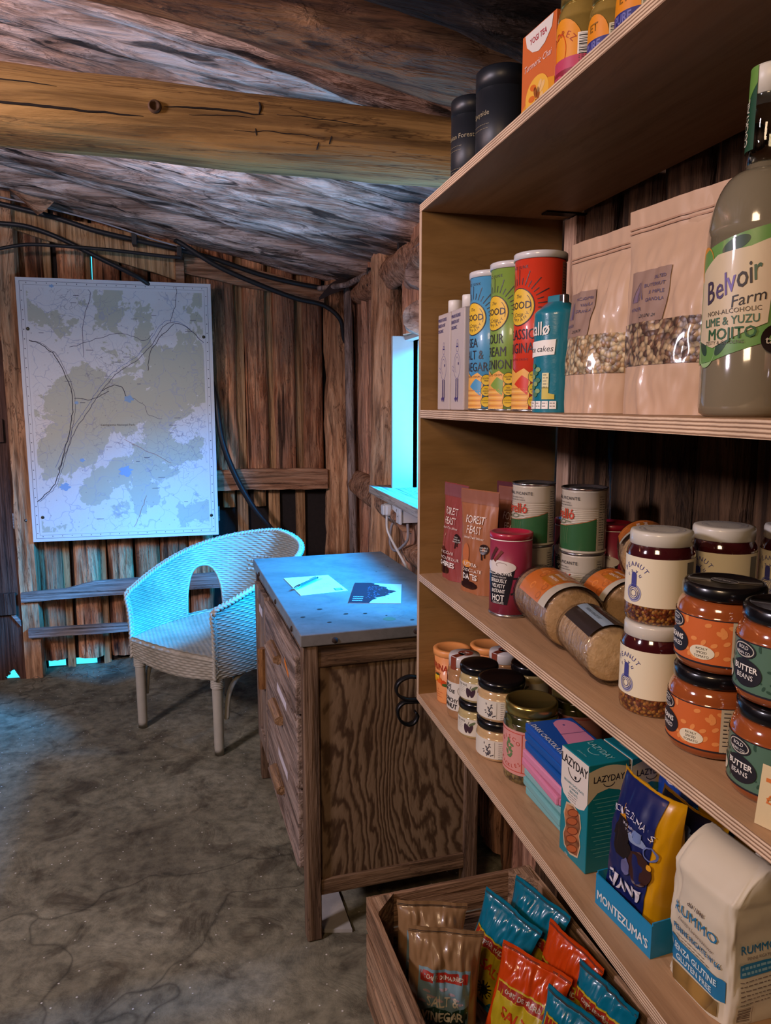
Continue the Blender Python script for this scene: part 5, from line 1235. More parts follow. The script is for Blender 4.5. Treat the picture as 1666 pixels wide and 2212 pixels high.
# peanut rayu jars
M_oil = plain('chilli_oil', (.045, .006, .008), .1, coat=1.0); M_flk = vor('chilli_flakes', [(.10, .02, .01), (.28, .10, .02), (.18, .04, .01), (.35, .16, .03)], 300, .3, 1.0)
def rayu(x, y, z, rz, label):
    t = empty('chilli_oil_jar', (x, y, z+.0004), D2(rz), label, 'jar', 'white-lidded chilli oil jars'); r = .0445
    lathe_obj('glass_jar', [(r*.88, 0), (r*.97, .003), (r, .009), (r, .027)], M_flk, t, 48, cap1=False)
    lathe_obj('contents', [(r, .027), (r, .093), (r*.985, .099), (r*.90, .106), (r*.86, .110)], M_oil, t, 48, cap0=False)
    lathe_obj('lid', [(r*.90, .107), (r*.93, .108), (r*.93, .122), (r*.90, .1255), (r*.80, .1262), (.0001, .1255)], C('c4c0b4', .35, .3), t, 44, cap1=False)
    mb = MB(); a = Art(mb, flat((0, 0, .1262), (1, 0, 0), (0, 1, 0)), None, .0004, .0001)
    a(ring2(0, 0, .030, .0008), C('8b8898', .5)); a.arc('WHITE MAUSU CRISPY', 0, 0, .024, .006, C('6f6c80', .5), PI/2, 1, .02); a.arc('PEANUT RAYU', 0, 0, .024, .006, C('6f6c80', .5), -PI/2, 1, .02, True); mb.build('lid_print', t)
    mb = MB(); a = Art(mb, cyl(r), .006, .0006); pu = C('3d3f80', .5)
    a(rect2(-.095, .026, .115, .092), C('d9cfb2', .5), 0); a.arc('PEANUT', 0, .058, .024, .0095, pu, PI/2, 2, .03, pitch=.85); a.arc('rayu', 0, .060, .013, .009, pu, PI/2, 2, .02, pitch=.95)
    a(rect2(-.0045, .050, .0045, .066), pu, 2); a(disc2(0, .0665, .0045), pu, 2); a(disc2(0, .042, .0125), C('8f90a8', .5), 2)
    for q in (.010, .0075, .005): a(ring2(0, .042, q, .0008), pu, 3)
    a(rect2(.072, .056, .086, .088), C('55534e', .5), 2)
    a.lines(.064, .044, .090, 3, .006, pu, .0012, 3, 2); mb.build('label', t); return t
j0 = rayu(.602, .872, Z2, -84, 'lower white-lidded chilli oil jar of the stack at the shelf edge'); HJ = .1265
dup(j0, (.607, .876, Z2+HJ), D2(-80), 'upper white-lidded chilli oil jar of the stack at the shelf edge')
dup(j0, (.715, .888, Z2+.0004), D2(-80), 'lower chilli oil jar hidden behind the orange-label jars')
dup(j0, (.715, .888, Z2+HJ), D2(-80), 'white-lidded chilli oil jar behind the orange-label jars')
dup(j0, (.812, .860, Z2+.0004), D2(-88), 'lower chilli oil jar hidden at the right edge')
dup(j0, (.812, .860, Z2+HJ), D2(-88), 'white-lidded chilli oil jar at the right edge behind the black lids')
# sauce jars
M_sauce = plain('tomato_sauce', (.26, .062, .015), .12, coat=1.0, var=.25, bscale=30)
def sauce(x, y, z, rz, col, dots, label, kind):
    t = empty('sauce_jar', (x, y, z+.0004), D2(rz), label, 'jar', 'black-lidded sauce jars with '+kind+' labels'); r, h = .0525, .107
    lathe_obj('glass_jar', [(r*.80, 0), (r*.93, .003), (r*.99, .010), (r, .018), (r, .066)]+arcprof(r, .066, r*.80, .086, 6)+[(r*.80, .090)], M_sauce, t, 56)
    lathe_obj('lid', [(r*.80, .087), (r*.90, .088), (r*.915, .090), (r*.91, .101), (r*.86, .1045), (r*.78, .105), (r*.76, .1038), (.0001, .1038)], BLACKLID, t, 48, cap1=False)
    mb = MB(); a = Art(mb, flat((0, 0, .1042), (1, 0, 0), (0, 1, 0)), None, .0004, .0001); a(disc2(0, 0, .017, .012), C('8f8c84', .5)); a(disc2(0, 0, .016, .011), C('302e2e', .5), 1); a.text('BOLD BEAN CO', 0, 0, .0045, WHITE, 2, .02); mb.build('lid_print', t)
    mb = MB(); a = Art(mb, cyl(r), .006, .0007); B = C(col, .45, .15); Dd = C(dots, .45, .15)
    a(rect2(-.090, .014, .100, .067), B, 0); r_ = random.Random(4)
    for k in range(70):
        u = r_.uniform(-.088, .098); v = r_.uniform(.016, .065)
        if kind == 'orange': a(tr2(disc2(0, 0, .0042, .0026, 10), u, v, r_.uniform(0, 3)), Dd, 1)
        else: a(tr2(disc2(0, 0, .0030, .0016, 8), u, v, r_.uniform(0, 3)), Dd, 1)
    if kind == 'orange': a(rect2(.042, .014, .072, .067), C('b7aa90', .45), 2); a.lines(.045, .062, .070, 9, .005, INK, .0012, 8, 3)
    a(disc2(-.032, .058, .0165, .0095), INK, 3); a(ring2(-.032, .058, .0145, .0012, .0078), C('b8b2a4', .5), 4); a.text('BOLD', -.032, .0605, .0062, WHITE, 5, .04); a.text('BEAN CO', -.032, .0545, .005, WHITE, 5, .04)
    a(disc2(-.028, .034, .0205, .0150), INK, 4); a.text('BEANS' if kind == 'orange' else 'BUTTER', -.028, .039, .0098, WHITE, 6, .05); a.text('BAKED' if kind == 'orange' else 'BEANS', -.028, .030, .0085, WHITE, 6, .05)
    q = .010 if kind == 'orange' else -.066
    a(disc2(q, .027, .0145, .0085), C('d7cfb4', .45), 3)
    for k in range(3): a.text(('RICHLY', 'SPICED', 'TOMATO')[k] if kind == 'orange' else ('HERBY', 'PESTO', 'SAUCE')[k], q, .0315-k*.0046, .0044, INK, 4, .03)
    a(line2([(-.090, .0135), (.100, .0135)], .002), INK, 2); a(line2([(-.090, .0675), (.100, .0675)], .0012), INK, 2); mb.build('label', t); return t
s0 = sauce(.606, .752, Z2, -74, 'c4622c', 'd98a4a', 'lower of two stacked bean jars with bright orange label', 'orange'); HS = .1056
dup(s0, (.610, .750, Z2+HS), D2(-72), 'upper of two stacked bean jars with bright orange label')
s1 = sauce(.604, .636, Z2, -58, '4f6f5c', '2c4a3a', 'lower of two stacked bean jars with sage green label, behind the price card', 'green')
dup(s1, (.607, .640, Z2+HS), D2(-60), 'upper of two stacked bean jars with sage green label')
s2 = dup(s1, (.722, .690, Z2+.0004), D2(-60), 'green-label bean jar behind the front stacks')
dup(s1, (.722, .690, Z2+HS), D2(-60), 'green-label bean jar on top behind the front stacks')
mb = MB(); mb.bbox((-.024, -.0006, 0), (.024, .0006, .062), C('cbb88e', .5), .0004); a = Art(mb, flat((0, -.0006, 0), (1, 0, 0), (0, 0, 1)), None); a.text('£4.50', 0, .030, .015, C('c46a24', .5), 1, .03); a(rect2(-.018, .046, .012, .050), C('c46a24', .5), 1)
pc = mb.build('price_card', None); pc.location = W(.541, .566, Z2+.0005); pc.rotation_euler = (D2(-8), 0, D2(-70)); tag(pc, 'small cream price card propped against the green-label jars', 'card')

# ================================================================ shelf 3 (lower)
def clem(x, y, label):
    t = G('ice_cream_tub', x, y, Z3, -62, label, 'tub', 'orange paper tubs'); r, h = .044, .137; m = C('d58a4e', .45, .1); 
    lathe_obj('tub', [(r*.80, .0), (r*.80, .003), (r*.98, h-.012)], m, t, 44); lathe_obj('lid', [(r*.99, h-.016), (r*1.04, h-.015), (r*1.05, h-.002), (r*1.0, h), (r*.80, h), (r*.76, h-.002), (.0001, h-.002)], C('dd9354', .4, .1), t, 44, cap1=False)
    mb = MB(); mp_c = lambda u, v, off: Vector((((q := r*(.80+.18*v/(h-.012)))+off)*math.sin(u/r), -(q+off)*math.cos(u/r), v)); a = Art(mb, mp_c, .006, .0008); rd = C('a8321e', .5)
    a.text('TERINA', -.010, .096, .026, rd, 2, .02, rot=-.12, sx=.8, space=1.05); a.text('MANDARIN', -.012, .079, .006, rd, 2)
    for k, (u, v) in enumerate(((-.022, .062), (-.004, .060), (.010, .054), (-.012, .068))): a(disc2(u, v, .009, .008), C(('e0a020', 'd8601c', 'c84a18', 'e8b830')[k], .4), 3)
    a(disc2(.016, .050, .010, .004), C('3a5a24', .5), 4); a(disc2(-.010, .075, .009, .003), C('2a4020', .5), 4); a.text('1L', -.01, .036, .006, rd, 2); a.lines(-.03, .028, .01, 3, .006, rd, .0008, 3, 2); mb.build('print', t); return t
clem(.590, 1.688, 'front orange paper tub at the far end of the lowest shelf'); clem(.688, 1.688, 'rear orange paper tub at the far end of the lowest shelf')
def pip(x, y, label):
    t = G('nut_butter_jar', x, y, Z3, -64, label, 'jar', 'white-lidded nut butter jars'); r, h = .040, .153
    lathe_obj('glass_jar', [(r*.85, 0), (r*.95, .003), (r, .010), (r, .108)]+arcprof(r, .108, r*.86, .128, 5)+[(r*.86, .130)], plain('nut_butter', (.33, .17, .075), .15, coat=1.0, var=.2) if 'nut_butter' not in bpy.data.materials else bpy.data.materials['nut_butter'], t, 44)
    lathe_obj('lid', [(r*.88, .128), (r*.93, .129), (r*.93, .148), (r*.88, .153), (.0001, .153)], C('c9c4c2', .3, .3), t, 40, cap1=False)
    mb = MB(); a = Art(mb, flat((0, 0, .153), (1, 0, 0), (0, 1, 0)), None, .0005, .0001); br = C('7c3420', .5)
    a(rect2(-.008, -.036, .008, .0), br, 0); a(disc2(0, .004, .018), br, 0); a.text('PIP', 0, .007, .012, WHITE, 1, .04, rot=.0); a.text('& NUT', 0, -.003, .007, WHITE, 1, .04)
    a2 = Art(mb, cyl(r), .006, .0007); a2.mp = cyl(r*.93); a2(rect2(-.008, .112, .008, .153), br, 1); a2.mp = cyl(r)
    a2(rect2(-.08, .024, .08, .092), C('cfc8bc', .45), 0); a2(rect2(-.085, .086, -.020, .104), br, 0)
    a2.text('RIDE', -.014, .083, .013, INK, 2, .05, rot=-.1); a2.text('OR DIE', -.010, .072, .013, INK, 2, .05, rot=-.1); a2.text('CRUNCHY', -.010, .050, .015, INK, 2, .05, rot=-.1, sx=.8); a2.text('PEANUT', -.010, .036, .018, INK, 2, .06, rot=-.1, sx=.8); a2(ring2(.026, .074, .011, .0012), C('9a8f84', .5), 2); a2(rect2(.019, .068, .033, .080), C('b3a898', .5), 1)
    mb.build('label', t); return t
pip(.588, 1.590, 'front nut butter jar with brown and white sealed lid'); pip(.690, 1.590, 'rear nut butter jar with brown and white sealed lid')
M_tap = plain('olive_spread', (.42, .33, .15), .15, coat=1.0, var=.25, bscale=80); M_tap2 = plain('artichoke_spread', (.50, .33, .16), .15, coat=1.0, var=.25, bscale=80)
def spread(x, y, z, rz, r, h, content, kind, label, group):
    t = empty('spread_jar', (x, y, z+.0004), D2(rz), label, 'jar', group)
    lathe_obj('glass_jar', [(r*.85, 0), (r*.96, .003), (r, .009), (r, h*.55)]+arcprof(r, h*.55, r*.86, h*.76, 5)+[(r*.86, h*.78)], content, t, 44)
    lathe_obj('lid', [(r*.86, h*.76), (r*.96, h*.77), (r*1.0, h*.80), (r*1.0, h*.93), (r*.95, h*.985), (r*.84, h*.995), (.0001, h*.985)], BLACKLID, t, 44, cap1=False)
    mb = MB(); a = Art(mb, cyl(r), .006, .0006); a(rect2(-r*1.5, h*.10, r*1.6, h*.56), C('cdc7b8', .45), 0)
    if kind == 'olive':
        for dx, ro in ((-.005, .15), (.007, -.35), (.001, .6)): a(tr2(disc2(0, 0, .0045, .011), dx, h*.30, ro), C('3a2430', .5), 2)
        a(tr2(disc2(0, 0, .003, .009), .010, h*.44, -1), C('5c6848', .5), 2); a(line2([(0, h*.40), (.003, h*.50)], .001), INK, 2); a.text('OLI VOS', -.020, h*.49, .0075, INK, 2, .02); a.lines(-.030, h*.42, -.012, 4, .004, C('8a8478', .5), .0007, 1, 2)
    else:
        r_ = random.Random(8)
        for k in range(26): 
            u, v = r_.gauss(-.012, .005), h*.33+r_.uniform(-.014, .014); a(tr2(disc2(0, 0, .0026, .0011, 8), u, v, r_.uniform(0, 3)), C('3c3a44', .5), 2)
        a(rect2(.004, h*.13, .0046, h*.53), C('8a8478', .5), 2); a.lines(.012, h*.50, .034, 9, .0042, C('57525a', .5), .0008, 2, 2)
    mb.build('label', t); return t
g1 = 'small black-lidded spread jars'; b0 = spread(.586, 1.494, Z3, -50, .0435, .083, M_tap, 'olive', 'lower small jar with aubergine drawing on its label', g1)
dup(b0, (.588, 1.494, Z3+.083), D2(-48), 'upper small jar with aubergine drawing on its label')
b1 = spread(.596, 1.388, Z3, -40, .050, .086, M_tap2, 'art', 'lower wide jar of pale spread with a leafy drawing on its label', 'wide black-lidded spread jars')
dup(b1, (.597, 1.388, Z3+.086), D2(-38), 'upper wide jar of pale spread with a leafy drawing on its label')
b2 = dup(b0, (.700, 1.470, Z3+.0004), D2(-50), 'lower shadowed jar behind the two black-lidded stacks'); dup(b0, (.700, 1.470, Z3+.083), D2(-50), 'upper shadowed jar behind the two black-lidded stacks')
M_pickle = vor('pickles', [(.16, .15, .03), (.26, .24, .06), (.07, .07, .02), (.20, .19, .05)], 34, .15, 1.0, (1, 1, .35), .5); M_seed = vor('mustard_seed', [(.14, .10, .03), (.22, .17, .06), (.05, .04, .02)], 150, .3, 1.0)
def pickle(x, y, rz, label):
    t = G('pickle_jar', x, y, Z3, rz, label, 'jar', 'gold-lidded pickle jars'); r, h = .0535, .162
    lathe_obj('glass_jar', [(r*.88, 0), (r*.97, .004), (r, .012), (r, .022)], M_seed, t, 52, cap1=False)
    lathe_obj('contents', [(r, .022), (r, .120)]+arcprof(r, .120, r*.90, .138, 5)+[(r*.90, .142)], M_pickle, t, 52, cap0=False)
    lathe_obj('lid', [(r*.90, .139), (r*.965, .140), (r*.975, .143), (r*.965, .155), (r*.93, .160), (r*.86, .1605), (r*.84, .159), (.0001, .159)], GOLD, t, 48, cap1=False)
    mb = MB(); a = Art(mb, cyl(r), .006, .0006); pk = C('c98c84', .5); rd = C('b8402e', .5)
    a(rect2(-.10, .022, .11, .112), pk, 0)
    for q in (.028, .106): a(rect2(-.10, q, .11, q+.0016), rd, 2)
    a(rect2(.012, .028, .0136, .107), rd, 2); a.arc('DISCO', -.016, .070, .026, .0115, rd, PI/2, 2, .02, pitch=1.0); a.arc('PICKLES', -.016, .075, .038, .0105, rd, -PI/2, 2, .03, True, .80)
    for k in range(9): a(tr2(disc2(0, 0, .0055, .0028), -.016+.006*math.sin(k*2.3), .056+k*.004, k), C('5f7a4c', .5), 2)
    a.lines(.024, .098, .060, 4, .005, INK, .0009, 2, 2); a.text('FERMENTED', .042, .048, .008, INK, 2, .04); a.lines(.024, .040, .060, 3, .004, INK, .0008, 5, 2); mb.build('label', t); return t
pickle(.617, 1.284, -56, 'front gold-lidded pickle jar with pink label'); pickle(.742, 1.330, -70, 'rear gold-lidded pickle jar with pink label')
# chocolate bars
def bar(k, hexc, dx, dy, rot, label):
    t = empty('chocolate_bar', (.625+dx, 1.150+dy, Z3+.0004+.0178*k), D2(-90+rot), label, 'chocolate', 'stacked chocolate bars'); m = C(hexc, .4, .15); w, d, h = .155, .098, .0168
    mb = MB(); mb.bbox((-w/2, -d/2, 0), (w/2, d/2, h), m, .004); mb.build('wrapper', t)
    mb = MB(); mb.bbox((w/2-.001, -d/2+.006, .002), (w/2+.003, d/2-.006, h-.003), m, .001); 
    a = Art(mb, flat((w/2+.003, 0, h/2), (0, 1, 0), (0, 0, 1)), None); a(rect2(-d/2+.012, -.003, -d/2+.020, .004), C('a9a4b8', .5), 1); mb.build('end_flap', t)
    return t
cols = [('6fa9ac', 'bottom pale teal chocolate bar of the stack'), ('6fa9ac', 'second pale teal chocolate bar up from the shelf'), ('7fb0b2', 'third pale teal chocolate bar, just under the pink ones'), ('cc7f9e', 'lowest pink chocolate bar in the stack'), ('cf84a4', 'upper pink chocolate bar in the stack'), ('14509c', 'lowest blue chocolate bar in the stack'), ('14509c', 'middle blue chocolate bar in the stack'), ('1a4fa4', 'top blue dark chocolate bar with a pink shape')]
jit = [(.004, -.006, 1.5), (-.002, -.002, -1), (.002, .0, .5), (-.004, .004, -2), (-.001, .002, 1), (.0, -.002, -.5), (.002, .001, 1.2), (.001, .0, 0)]
for k, ((hc, lb), (dx, dy, ro)) in enumerate(zip(cols, jit)): tb = bar(k, hc, dx, dy, ro, lb)
mb = MB(); a = Art(mb, flat((0, 0, .0168), (1, 0, 0), (0, 1, 0)), None, .0006, .0002); pk = C('cf86a6', .45)
a.text('DARK CHOCOLATE', 0, -.040, .0158, C('cfd4e4', .5), 2, .05, sx=.92); a(disc2(-.04, .018, .028, .022), pk, 2); a(poly2([(-.06, .0), (.05, -.018), (.07, .0), (.07, .04), (-.04, .04)]), pk, 1); a(line2([(-.01, -.01), (-.01, .045)], .0012), C('50407c', .5), 3); a(disc2(-.045, .015, .0025), C('50407c', .5), 3); mb.build('print', tb)
# teal biscuit boxes
tl = C('0e7684', .4, .1); crm = C('cfc4a8', .45)
M_bisc = vor('shortbread_picture', [(.45, .16, .06), (.55, .24, .10), (.32, .10, .04)], 40, .4, .2, (1, 1, 2.2), .1)
def lazy(x, y, rz, label):
    t = G('biscuit_box', x, y, Z3, rz, label, 'box', 'teal biscuit boxes'); w, d, h = .077, .074, .183
    mb = MB(); mb.bbox((-w/2, -d/2, 0), (w/2, d/2, h), tl, .0015); mb.build('carton', t)
    mb = MB(); a = Art(mb, flat((0, -d/2, 0), (1, 0, 0), (0, 0, 1)), None); W_ = C('d5cdc2', .45)
    a(poly2([(-w/2, h-.001), (-w/2, .118), (-.030, .104), (-.015, .098), (0, .096), (.015, .098), (.030, .104), (w/2, .118), (w/2, h-.001)]), W_, 0)
    a.text('LAZYDAY', 0, .166, .0225, INK, 2, .02, sx=.82); a(ring2(0, .156, .019, .0018, .017, a0=PI*1.05, a1=PI*1.95), INK, 2); a(rect2(.001, .143, .006, .148), INK, 2)
    a.text('BELGIAN CHOCOLATE', 0, .130, .0060, tl, 2); a.text('& GINGER', 0, .123, .0062, tl, 2); a.text('BISCUITS', 0, .116, .0062, tl, 2); a.lines(-.016, .110, .018, 3, .004, INK, .0007, 5, 2)
    pts = [(-.018, .090), (.0, .095), (.018, .088), (.022, .070), (.018, .055), (.022, .040), (.016, .018), (-.004, .012), (-.020, .018), (-.024, .035), (-.018, .052), (-.024, .070)]; a(poly2([(x_*1.12, .053+(y_-.053)*1.08) for x_, y_ in pts]), C('c2a98a', .4), 1); a(poly2(pts), M_bisc, 2)
    for k in range(5): a(tr2(disc2(0, 0, .017, .0062), .001*(-1)**k, .022+k*.0155, .5), C('a8562c', .35, .3), 3); a(tr2(ring2(0, 0, .017, .0012, .0062), .001*(-1)**k, .022+k*.0155, .5), C('6c2c14', .4), 4)
    a.text('150g', -.015, .004, .005, W_, 2); mb.build('front_print', t)
    mb = MB(); a = Art(mb, flat((w/2, 0, 0), (0, 1, 0), (0, 0, 1)), None); a(poly2([(-d/2, h-.012)]+[(-d/2+d*k/12, h-.012+.008*math.sin(PI*k/12)) for k in range(1, 12)]+[(d/2, h-.012), (d/2, .118), (.020, .135), (0, .140), (-.020, .135), (-d/2, .118)]), crm, 0)
    a.text('LAZYDAY', 0, .158, .0165, INK, 2, .02, sx=.85); a(ring2(0, .151, .011, .0014, .008, a0=PI*1.05, a1=PI*1.95), INK, 2)
    for k in range(15): a(rect2(-.028+.004*(k % 3), .124-k*.007, .024-.006*(k % 4), .1252-k*.007), C('5fa9ac', .5), 1)
    mb.build('side_print', t)
    mb = MB(); a = Art(mb, flat((0, 0, h), (1, 0, 0), (0, 1, 0)), None); a.text('LAZYDAY', .0, .010, .018, C('8fc4c8', .5), 1, .02, sx=.85, rot=0); a(ring2(0, .0, .014, .0016, .012, a0=PI*1.05, a1=PI*1.95), C('8fc4c8', .5), 1); a.text('gluten free', 0, -.024, .006, C('8fc4c8', .5), 1); mb.build('top_print', t); return t
lazy(.600, 1.010, -86, 'front teal biscuit box with window of biscuits'); lazy(.678, 1.014, -86, 'rear teal biscuit box directly behind the front one')
# giant button bags
nb = C('141c52', .35, .3); yl = C('c08a08', .3, .3); MB_ = None
def giant(x, y, z, rz, label, seed, front='141c52', tilt=0, h=.225, blue=False):
    t = empty('chocolate_button_bag', (x, y, z+.0005), D2(rz), label, 'bag', 'yellow-sided chocolate bags'); t.rotation_euler = (D2(tilt), 0, D2(rz)); b = Bag(.122, h, .070, 'stand', seed, .004, .97, .03, curl=.012, pw=9); b.body(t, yl, nu=60)
    mb = MB(); F = C(front, .32, .3); a = Art(mb, b.mapf, .006, .0010, .0006); wf_ = C('c9c6d2', .45)
    a(rect2(-.052, .004, .040, h-.003), F, 0)
    if not blue:
        a.arc("MONTEZUMA'S", -.004, h-.150, .105, .0125, wf_, PI/2, 3, .04, pitch=.70); a.text('BRITISH INNOVATIVE', 0, h-.060, .005, wf_, 3, .02); a.text('CHOCOLATE', 0, h-.066, .005, wf_, 3, .02)
        a(disc2(-.020, .142, .0125), C('c8861a', .4), 2); a(poly2([(-.030, .150), (-.010, .150), (.002, .118), (-.040, .118)]), C('1c1012', .4), 3); a(disc2(-.016, .112, .022, .018), C('1a0f10', .4), 3); a(disc2(.024, .098, .022, .024), C('361a16', .4), 4); a(disc2(.014, .134, .020, .006), C('7f8eae', .4), 3); a(disc2(.014, .140, .009, .008), C('6b7fae', .4), 4); a(disc2(-.002, .088, .008, .012), C('5c5c86', .4), 5); a(ring2(.040, .128, .010, .002), C('5f6a9c', .4), 3); a(disc2(.042, .110, .004), C('d0931c', .4), 5)
        a.text('GIANT', -.004, .058, .0285, wf_, 4, .05, sx=.95); a.text('MILK CHOCOLATE', 0, .034, .0105, C('3f68a8', .4), 4, .05); a.text('BUTTONS', 0, .020, .017, C('3f68a8', .4), 4, .05)
    else:
        a.text('GIANT', .012, h-.062, .034, wf_, 4, .07, sx=.92); a.text('BUTTONS', .012, h-.086, .015, C('2e8ac4', .4), 4, .05); a.lines(-.030, h-.102, .040, 2, .006, wf_, .0012, 1, 3); a(disc2(-.02, h-.13, .02, .028), C('1a3d8c', .35, .3), 2)
    mb.build('print', t); return t
bxh = .052; cy_ = C('1180ae', .4, .15)
def tray(x, y, rz, label):
    t = G('display_tray', x, y, Z3, rz, label, 'box', 'blue display trays'); w, d = .122, .10
    for nm, p, q in (('front_panel', (-w/2, -d/2, .0025), (w/2, -d/2+.002, bxh-.004)), ('back_panel', (-w/2, d/2-.002, .0025), (w/2, d/2, bxh+.06)), ('side_panel', (-w/2, -d/2+.002, .0025), (-w/2+.002, d/2-.002, bxh)), ('side_panel', (w/2-.002, -d/2+.002, .0025), (w/2, d/2-.002, bxh)), ('bottom', (-w/2, -d/2, 0), (w/2, d/2, .0025))):
        mb = MB(); mb.box(p, q, cy_)
        if nm == 'front_panel': a = Art(mb, flat((0, -d/2, 0), (1, 0, 0), (0, 0, 1)), None); a.text("MONTEZUMA'S", 0, .018, .0205, C('cfd8dc', .5), 1, .06, sx=.86)
        mb.build(nm, t)
    return t
tray(.604, .850, -84, 'front blue display tray holding the chocolate button bags'); tray(.745, .905, -84, 'rear blue display tray behind the pasta bag')
giant(.598, .856, Z3+.003, -84, 'front dark blue and yellow bag of giant buttons leaning out of the tray', 21, tilt=1.5, h=.205)
giant(.646, .850, Z3+.003, -84, 'second yellow-sided bag close behind the front button bag', 22, '0c1030', tilt=-4, h=.170)
giant(.725, .925, Z3+.003, -80, 'bright blue bag of giant buttons at the back of the lowest shelf', 23, '143c8c', tilt=4, h=.225, blue=True)
giant(.768, .905, Z3+.003, -84, 'rearmost yellow-sided button bag in the back tray', 24, '143c8c', tilt=-3, h=.205, blue=True)
# pasta bags
M_pbag = plain('pasta_paper', (.58, .52, .40), .5, var=.06, bscale=14, bump=.1); M_penne = vor('penne_pasta', [(.42, .26, .07), (.30, .17, .04), (.50, .34, .12)], 40, .4, .4, (1, 1, .5), .6)
def pasta(x, y, z, rz, label, seed=1, rx=0, h=.165):
    t = empty('pasta_bag', (x, y, z+.0006), D2(rz), label, 'bag', 'cream paper bags of pasta'); t.rotation_euler = (D2(rx), 0, D2(rz)); w, d = .108, .082
    def sect(v):
        if v <= .78: return 1.0+.03*math.sin(v*4+seed), 1.0, h*v/.78*1.0
        q = (v-.78)/.22; return 1-.06*q, 1-.94*q, h+.040*math.sin(q*PI/2)
    n = 64; nv = 60
    def P(i, j, off=0):
        a_ = 2*PI*i/n; v = j/nv; sx_, sy_, z_ = sect(v); c_, s_ = math.cos(a_), math.sin(a_); p = .28
        X = w/2*sx_*(abs(c_)**p)*(1 if c_ > 0 else -1); Y = d/2*sy_*(abs(s_)**p)*(1 if s_ > 0 else -1)
        k = .0030*fbm((c_*1.3+seed, s_*1.3, v*3), 2)+.0010*fbm((c_*4, s_*4+seed, v*7), 2); q = Vector((c_, s_, 0))
        if v > .78: Y += .014*(v-.78)/.22
        return Vector((X, Y, z_))+q*(k*2+off)
    mb = MB(); mb.grid(lambda i, j: P(i, j), n, nv, M_pbag); mb.add([P(i, 0) for i in range(n)], [tuple(range(n))], M_pbag); mb.add([P(i, nv) for i in range(n)], [tuple(range(n))], M_pbag); mb.build('paper_bag', t)
    def face(side):
        def m(u, v, off):
            vv = v/h*.78*nv
            ang_ = (-PI/2 if side == 0 else 0)
            # solve angle for the requested u on the rounded-square section
            if side == 0:
                c_ = (abs(u)/(w/2)); c_ = min(.999, c_)**(1/.28)*(1 if u > 0 else -1); a_ = -math.acos(max(-1, min(1, c_)))
            else:
                s_ = min(.999, abs(u)/(d/2))**(1/.28)*(1 if u > 0 else -1); a_ = math.asin(max(-1, min(1, s_)))
            return P((a_ % (2*PI))/(2*PI)*n, vv, .0012+off)
        return m
    bl = C('1f6f9c', .45); br = C('6a5a50', .5)
    mb = MB(); a = Art(mb, face(0), .006, .0006, .0003)
    a.text('dal 1846', 0, .121, .009, br, 2, .02, shear=.3); a.text('RUMMO', 0, .105, .0200, bl, 2, .02, space=1.1); a.text('Lenta Lavorazione', 0, .088, .0085, br, 2, 0, shear=.4, rot=-.1); a.text('PENNE RIGATE N°66', 0, .073, .0120, bl, 2, .03, sx=.78); a.lines(-.034, .063, .038, 2, .004, br, .0008, 2, 2)
    a(rect2(-.046, .028, .046, .057), bl, 1); a.text('SENZA GLUTINE', 0, .0485, .0122, C('c8dce4', .5), 3, .05, sx=.86); a.text('GLUTEN FREE', 0, .0355, .0122, C('c8dce4', .5), 3, .05, sx=.86); a(poly2([(-.038, .024), (.038, .026), (.038, .006), (-.030, .004)]), M_penne, 1); mb.build('front_print', t)
    mb = MB(); a = Art(mb, face(1), .006, .0006, .0003); a.text('RUMMO', .002, .098, .0155, bl, 2, .04); a.text('PENNE RIGATE', .002, .087, .0055, br, 2); a(rect2(-.026, .066, .032, .081), bl, 1); a.lines(-.024, .075, .028, 2, .006, C('7fa9bc', .5), .003, 4, 2); a.lines(-.026, .060, .030, 6, .0055, br, .0011, 9, 2); a.barcode(-.030, .006, -.008, .030, (M_pbag, br), 3, True, 1); mb.build('side_print', t)
    return t
pasta(.618, .718, Z3, -86, 'front cream gluten-free penne bag standing at the shelf edge', 1, 0, .156)
pasta(.760, .740, Z3, -80, 'cream pasta bag standing behind the front pasta bag', 4, 0, .185)
pasta(.655, .562, Z3+.002, -66, 'cream pasta bag cut off by the lower right corner', 7, 0, .10)

# ================================================================ top of the shelving
bk_ = plain('matt_black_tube', (.012, .014, .019), .45)
def blacktin(x, y, r, h, word, label):
    t = G('black_canister', x, y, Z0, -68, label, 'canister', 'black canisters on the top shelf'); lathe_obj('canister', [(r, 0), (r, h*.80)], bk_, t, 44); lathe_obj('lid', [(r+.0008, h*.80), (r+.0008, h-.003), (r-.002, h), (.0001, h)], C('12161d', .4), t, 44, cap1=False)
    mb = MB(); a = Art(mb, cyl(r), .006, .0007); gd = C('8d8266', .4); a.text(word, -.008, h*.56, .015, gd, 1); a.lines(-.03, h*.45, .02, 2, .008, gd, .0007, 3, 1); a.lines(-.03, h*.2, .03, 2, .006, gd, .0007, 6, 1); mb.build('label', t); return t
blacktin(.596, 1.618, .045, .183, 'Caledonian Forest', 'smaller black canister at the far end of the top shelf'); blacktin(.622, 1.508, .055, .198, 'Speyside', 'larger black canister on top of the shelving beside the orange tea box')
t = G('tea_box', .592, 1.216, Z0, -84, 'orange turmeric chai tea box on top of the shelving', 'box'); w, d, h = .104, .064, .150
mb = MB(); mb.bbox((-w/2, -d/2, 0), (w/2, d/2, h), C('c0602a', .45, .1), .001); mb.build('carton', t)
mb = MB(); a = Art(mb, flat((0, -d/2, 0), (1, 0, 0), (0, 0, 1)), None); wt_ = C('cfc8c0', .5)
